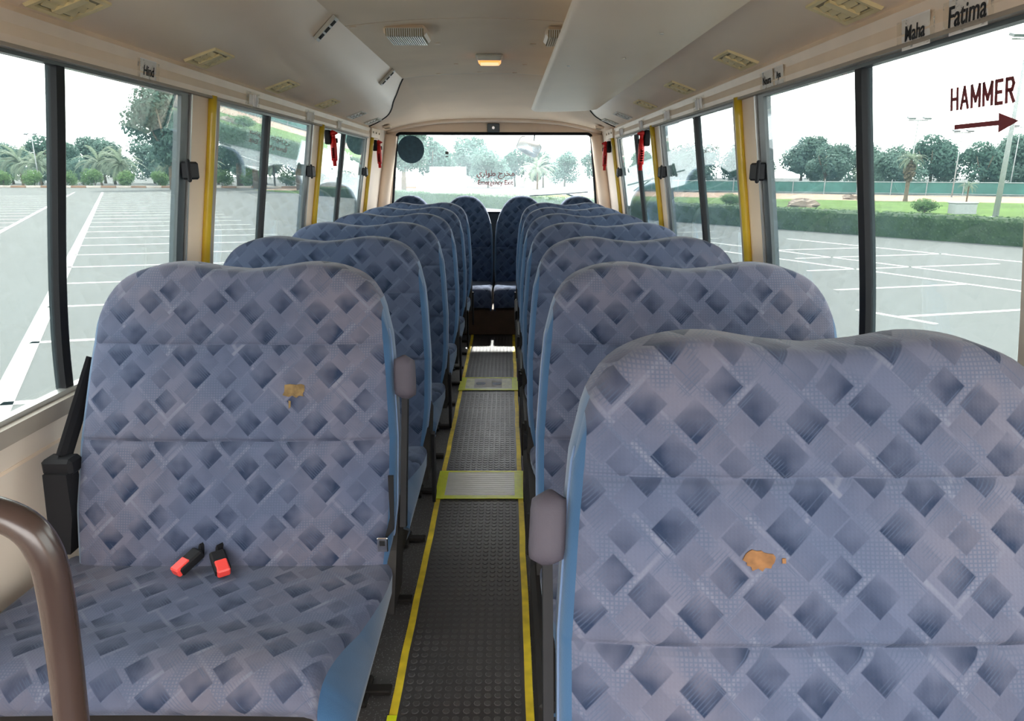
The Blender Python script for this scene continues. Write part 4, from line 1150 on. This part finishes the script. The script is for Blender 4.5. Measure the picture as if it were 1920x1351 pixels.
# ================================================================== LETTERING AND STICKERS
def text_mesh(body, h, squeeze=1.0, bold=0.0, slant=0.0):
    cu = bpy.data.curves.new('lettering', 'FONT'); cu.body = body; cu.size = 1.0; cu.extrude = .0; cu.offset = bold; cu.shear = slant
    cu.align_x = 'CENTER'; cu.align_y = 'CENTER'; cu.resolution_u = 4
    o = bpy.data.objects.new('lettering', cu); link(o)
    dg = bpy.context.evaluated_depsgraph_get()
    me = bpy.data.meshes.new_from_object(o.evaluated_get(dg)); bpy.data.objects.remove(o)
    ys_ = [v.co.y for v in me.vertices] or [0, 1]; xs_ = [v.co.x for v in me.vertices] or [0, 1]
    H = max(ys_)-min(ys_) or 1; k = h/H; my = (max(ys_)+min(ys_))/2; mx = (max(xs_)+min(xs_))/2
    for v in me.vertices: v.co.x = (v.co.x-mx)*k*squeeze; v.co.y = (v.co.y-my)*k
    return me
def place_text(name, body, h, centre, u, v, mat, parent=None, squeeze=1.0, bold=.0, slant=0.0, th=.0008):
    me = text_mesh(body, h, squeeze, bold, slant)
    u, v = Vector(u).normalized(), Vector(v).normalized(); n = u.cross(v)
    vs = [p.co.copy() for p in me.vertices]; fs = [tuple(p.vertices) for p in me.polygons]
    N = len(vs)
    out = [u*p.x+v*p.y for p in vs]+[u*p.x+v*p.y+n*th for p in vs]
    from collections import Counter
    ec = Counter()
    for f in fs:
        for i in range(len(f)): ec[(f[i], f[(i+1) % len(f)])] += 1
    faces = [tuple(i+N for i in f) for f in fs]+[tuple(reversed(f)) for f in fs]
    for (a, b_) in list(ec):
        if (b_, a) not in ec: faces.append((a, b_, b_+N, a+N))
    bpy.data.meshes.remove(me)
    o = obj(name, mesh(name, out, faces, mat)); o.location = centre
    if parent: 
        o.parent = parent; o.location = Vector(centre)-Vector(parent.location)
    return o
def wall_frame(side, z):
    dz = .01; up = Vector((side*(wx(z+dz)-wx(z-dz)), 0, 2*dz)).normalized(); u = Vector((0, -side, 0)); n = u.cross(up)
    return u, up, n
def name_card(side, y, z, w, h, body, label, th, tilt=0, lead=.021, squeeze=.8):
    u, up, n = wall_frame(side, z)
    u2 = (u*math.cos(tilt)+up*math.sin(tilt)); up2 = n.cross(u2)
    c = Vector((side*(wx(z)-lead), y, z))
    t = thing('name_card', label, 'name card', tuple(c), 'name cards taped above the windows')
    b = B(); obox(b, Vector((0, 0, 0)), u2, up2, n, w/2, h/2, .0006); obj('card', b.me('card', MAT['white']), t)
    b = B(); obox(b, n*.0010, u2, up2, n, w/2+.016, h/2*.9, .0003); 
    obj('clear_tape', b.me('clear_tape', MAT['cleartape']), t)
    o = place_text('lettering', body, th, c+n*.0016, u2, up2, MAT['ink'], t, squeeze=squeeze, bold=.008, slant=.12)
def clear_tape():
    t = NT('clear_adhesive_tape'); n = t.noise(t.coord(), 55, 4, .7)
    tr = t.node('ShaderNodeBsdfTransparent'); tr.inputs[0].default_value = (.96, .96, .95, 1)
    gl = t.node('ShaderNodeBsdfPrincipled'); gl.inputs['Base Color'].default_value = (.82, .82, .82, 1); gl.inputs['Roughness'].default_value = .2
    m = t.node('ShaderNodeMixShader'); t.l.new(t.math('MULTIPLY', t.math('SUBTRACT', n, .56), 2.4, clamp=True), m.inputs[0])
    t.l.new(tr.outputs[0], m.inputs[1]); t.l.new(gl.outputs[0], m.inputs[2]); t.l.new(m.outputs[0], t.out.inputs['Surface']); return t.m
MAT['cleartape'] = clear_tape()
name_card(-1, 2.03, 1.468, .085, .058, 'Hind', 'white name card taped above the left front window', .026)
name_card(1, 1.415, 1.462, .092, .058, 'Maha', 'white name card above the right front window, nearer the dark window bar', .028)
name_card(1, 1.262, 1.464, .100, .060, 'Fatima', 'larger white name card above the right front window, closest to the camera', .034)
name_card(1, 2.18, 1.468, .085, .055, 'Noura', 'white name card beside the right yellow post, nearer one', .022)
name_card(1, 2.09, 1.470, .062, .052, 'Aya', 'narrow white name card touching its neighbour near the right yellow post', .024)
def tape_patch(side, y, w, label):
    z = 1.47; u, up, n = wall_frame(side, z); c = Vector((side*(wx(z)-.0225), y, z))
    t = thing('clear_tape_patch', label, 'tape', tuple(c), 'clear tape patches on the window rails')
    b = B(); obox(b, Vector((0, 0, 0)), u, up, n, w/2, .028, .0005); obj('tape_sheet', b.me('tape_sheet', MAT['cleartape']), t)
    rr = random.Random(int(y*100))
    for k in range(4):
        q = rr.uniform(-.4, .4)*w; sl = rr.uniform(-.01, .01)
        b = B().tube([u*q-up*.022+n*.0012, u*(q+sl)+n*.0022, u*(q+sl*.4)+up*.022+n*.0012], .0022, 6); obj('tape_crinkle', b.me('tape_crinkle', MAT['white']), t)
    b = B(); obox(b, n*.0008, u, up, n, w/2*.6, .018, .0004); obj('paper_slip', b.me('paper_slip', MAT['white']), t)
for k, (y, w) in enumerate(((2.83, .15), (3.62, .17), (4.25, .13))): tape_patch(-1, y, w, 'crinkled clear tape patch on the left window rail, %s from the camera' % ORD[k])
for k, (y, w) in enumerate(((2.93, .17), (3.50, .18), (4.15, .15), (4.85, .2))): tape_patch(1, y, w, 'crinkled clear tape patch on the right window rail, %s from the camera' % ORD[k])
# HAMMER lettering and arrow on the right front pane
u, up, n = wall_frame(1, 1.34)
hs = thing('hammer_sign', 'dark red lettering and arrow stuck on the right front window', 'sign', (wx(1.34)-.004, 1.268, 1.342))
LET = {'H': [((0, 0), (0, 1)), ((1, 0), (1, 1)), ((0, .5), (1, .5))], 'A': [((0, 0), (.5, 1)), ((.5, 1), (1, 0)), ((.2, .33), (.8, .33))],
       'M': [((0, 0), (0, 1)), ((1, 0), (1, 1)), ((0, 1), (.5, .25)), ((.5, .25), (1, 1))], 'E': [((0, 0), (0, 1)), ((0, 1), (1, 1)), ((0, .5), (.85, .5)), ((0, 0), (1, 0))],
       'R': [((0, 0), (0, 1)), ((0, 1), (.75, 1)), ((.75, 1), (.95, .78)), ((.95, .78), (.75, .52)), ((.75, .52), (0, .52)), ((.45, .52), (1, 0))]}
lx = -.085
for ch in 'HAMMER':
    lw = {'M': .021, 'A': .019, 'E': .0145}.get(ch, .017); b = B()
    org = Vector((wx(1.333)+.0095, 1.264, 1.333))-Vector(hs.location)
    for (p, q) in LET[ch]:
        p3 = org+u*(lx+p[0]*lw)+up*((p[1]-.5)*.036); q3 = org+u*(lx+q[0]*lw)+up*((q[1]-.5)*.036)
        d = (q3-p3); obox(b, (p3+q3)/2, d, n.cross(d), n, d.length/2+.0022, .0031, .0004)
    obj('letter', b.me('letter', MAT['darkred']), hs); lx += lw+.0105
u3, up3, n3 = wall_frame(1, 1.285)
ar = [(-.084, -.0042), (.035, -.0042), (.035, -.016), (.082, 0), (.035, .016), (.035, .0042), (-.084, .0042)]
o3 = Vector((wx(1.284)+.0095, 1.255, 1.284))-Vector(hs.location)
v = [o3+u3*a+up3*b_ for a, b_ in ar]+[o3+u3*a+up3*b_+n3*.0008 for a, b_ in ar]
obj('arrow', mesh('arrow', v, [tuple(range(7, 14)), tuple(range(7))[::-1]]+[(i, (i+1) % 7, 7+(i+1) % 7, 7+i) for i in range(7)], MAT['darkred']), hs)
# rear window stickers
AR = '\uFEF1\uFEAD\uFE8D\uFEEE\uFEC3 \uFE9D\uFEAE\uFEA8\uFEE3'
es = thing('emergency_exit_sign', 'red bilingual emergency exit lettering on the rear window', 'sign', (.01, 5.998, 1.16))
place_text('lettering', AR, .075, (.01, 5.9985, 1.185), (1, 0, 0), (0, 0, 1), MAT['redtext'], es, squeeze=1.0, bold=.008)
place_text('lettering', 'Emergency Exit', .052, (.01, 5.9985, 1.115), (1, 0, 0), (0, 0, 1), MAT['redtext'], es, squeeze=.88, bold=.020)
tag(obj('round_sticker', B().disc((-.70, 5.9975, 1.388), .112, (0, -1, 0), 40, .0012).me('round_sticker', MAT['disc'])), 'large dark blue round sticker on the rear window', 'sticker')
ws = thing('square_sticker', 'white square sticker with a pale border on the rear window', 'sticker', (-.393, 5.998, 1.14))
v = [(-.156, -.0006, -.108), (.156, -.0006, -.108), (.156, -.0006, .110), (-.156, -.0006, .110)]
obj('sticker_border', mesh('sticker_border', v, [(0, 1, 2, 3)], MAT['glass_dusty']), ws)
v = [(-.140, -.0016, -.100), (.146, -.0016, -.100), (.146, -.0016, .096), (-.140, -.0016, .096)]
obj('sticker_sheet', mesh('sticker_sheet', v, [(0, 1, 2, 3)], MAT['film']), ws)
sm_ = thing('small_label', 'tiny grey label above the white square sticker', 'sticker', (-.398, 5.998, 1.345))
for k, (z0, z1, w) in enumerate(((.005, .028, .014), (-.018, -.010, .012))): obj('print_mark', B().box(-w, w, -.001, 0, z0, z1).me('print_mark', MAT['greyframe']), sm_)
# rear under-view mirror outside the glass
mi = thing('rear_mirror', 'tilted rounded mirror hanging outside the rear window', 'mirror', (.30, 6.28, 1.42))
ml = []; N = 28
for i in range(N):
    a = 2*PI*i/N; ca, sa = math.cos(a), math.sin(a)
    ml.append((math.copysign(abs(ca)**.5, ca)*.108, math.copysign(abs(sa)**.5, sa)*.070))
th_ = -.48
rot = lambda x, z: (x*math.cos(th_)-z*math.sin(th_), x*math.sin(th_)+z*math.cos(th_))
def mring(sc, y): return [(rot(x*sc, z*sc)[0], y, rot(x*sc, z*sc)[1]) for x, z in ml]
v = mring(1.0, 0)+mring(1.0, .025)+mring(.75, .05)
f = [(k*N+i, k*N+(i+1) % N, (k+1)*N+(i+1) % N, (k+1)*N+i) for k in range(2) for i in range(N)]+[tuple(2*N+i for i in range(N))]
obj('mirror_shell', mesh('mirror_shell', v, f, MAT['black'], True), mi)
v = mring(.92, .004)+[(0, -.008, 0)]
obj('mirror_glass', mesh('mirror_glass', v, [(i, (i+1) % N, N) for i in range(N)], MAT['steel'], True), mi)
v = mring(1.0, 0)+mring(.92, .004)
obj('mirror_rim', mesh('mirror_rim', v, [(i, (i+1) % N, N+(i+1) % N, N+i) for i in range(N)], MAT['greyframe'], True), mi)
obj('mirror_stem', B().tube([(.045, .03, .03), (.055, .03, .20), (.05, -.10, .24), (.05, -.236, .245)], .006, 8).me('mirror_stem', MAT['black'], True), mi)
wi = thing('rear_wiper', 'slim black wiper resting low on the outside of the rear window', 'wiper', (.60, 6.02, 1.0))
obj('wiper_blade', B().tube([(-.30, 0, .012), (0, 0, .030), (.20, 0, .045)], .007, 6).me('wiper_blade', MAT['black']), wi)
obj('wiper_arm', B().tube([(-.16, .015, .018), (0, .02, .034), (.16, .03, -.02)], .008, 6).me('wiper_arm', MAT['greyframe']), wi)
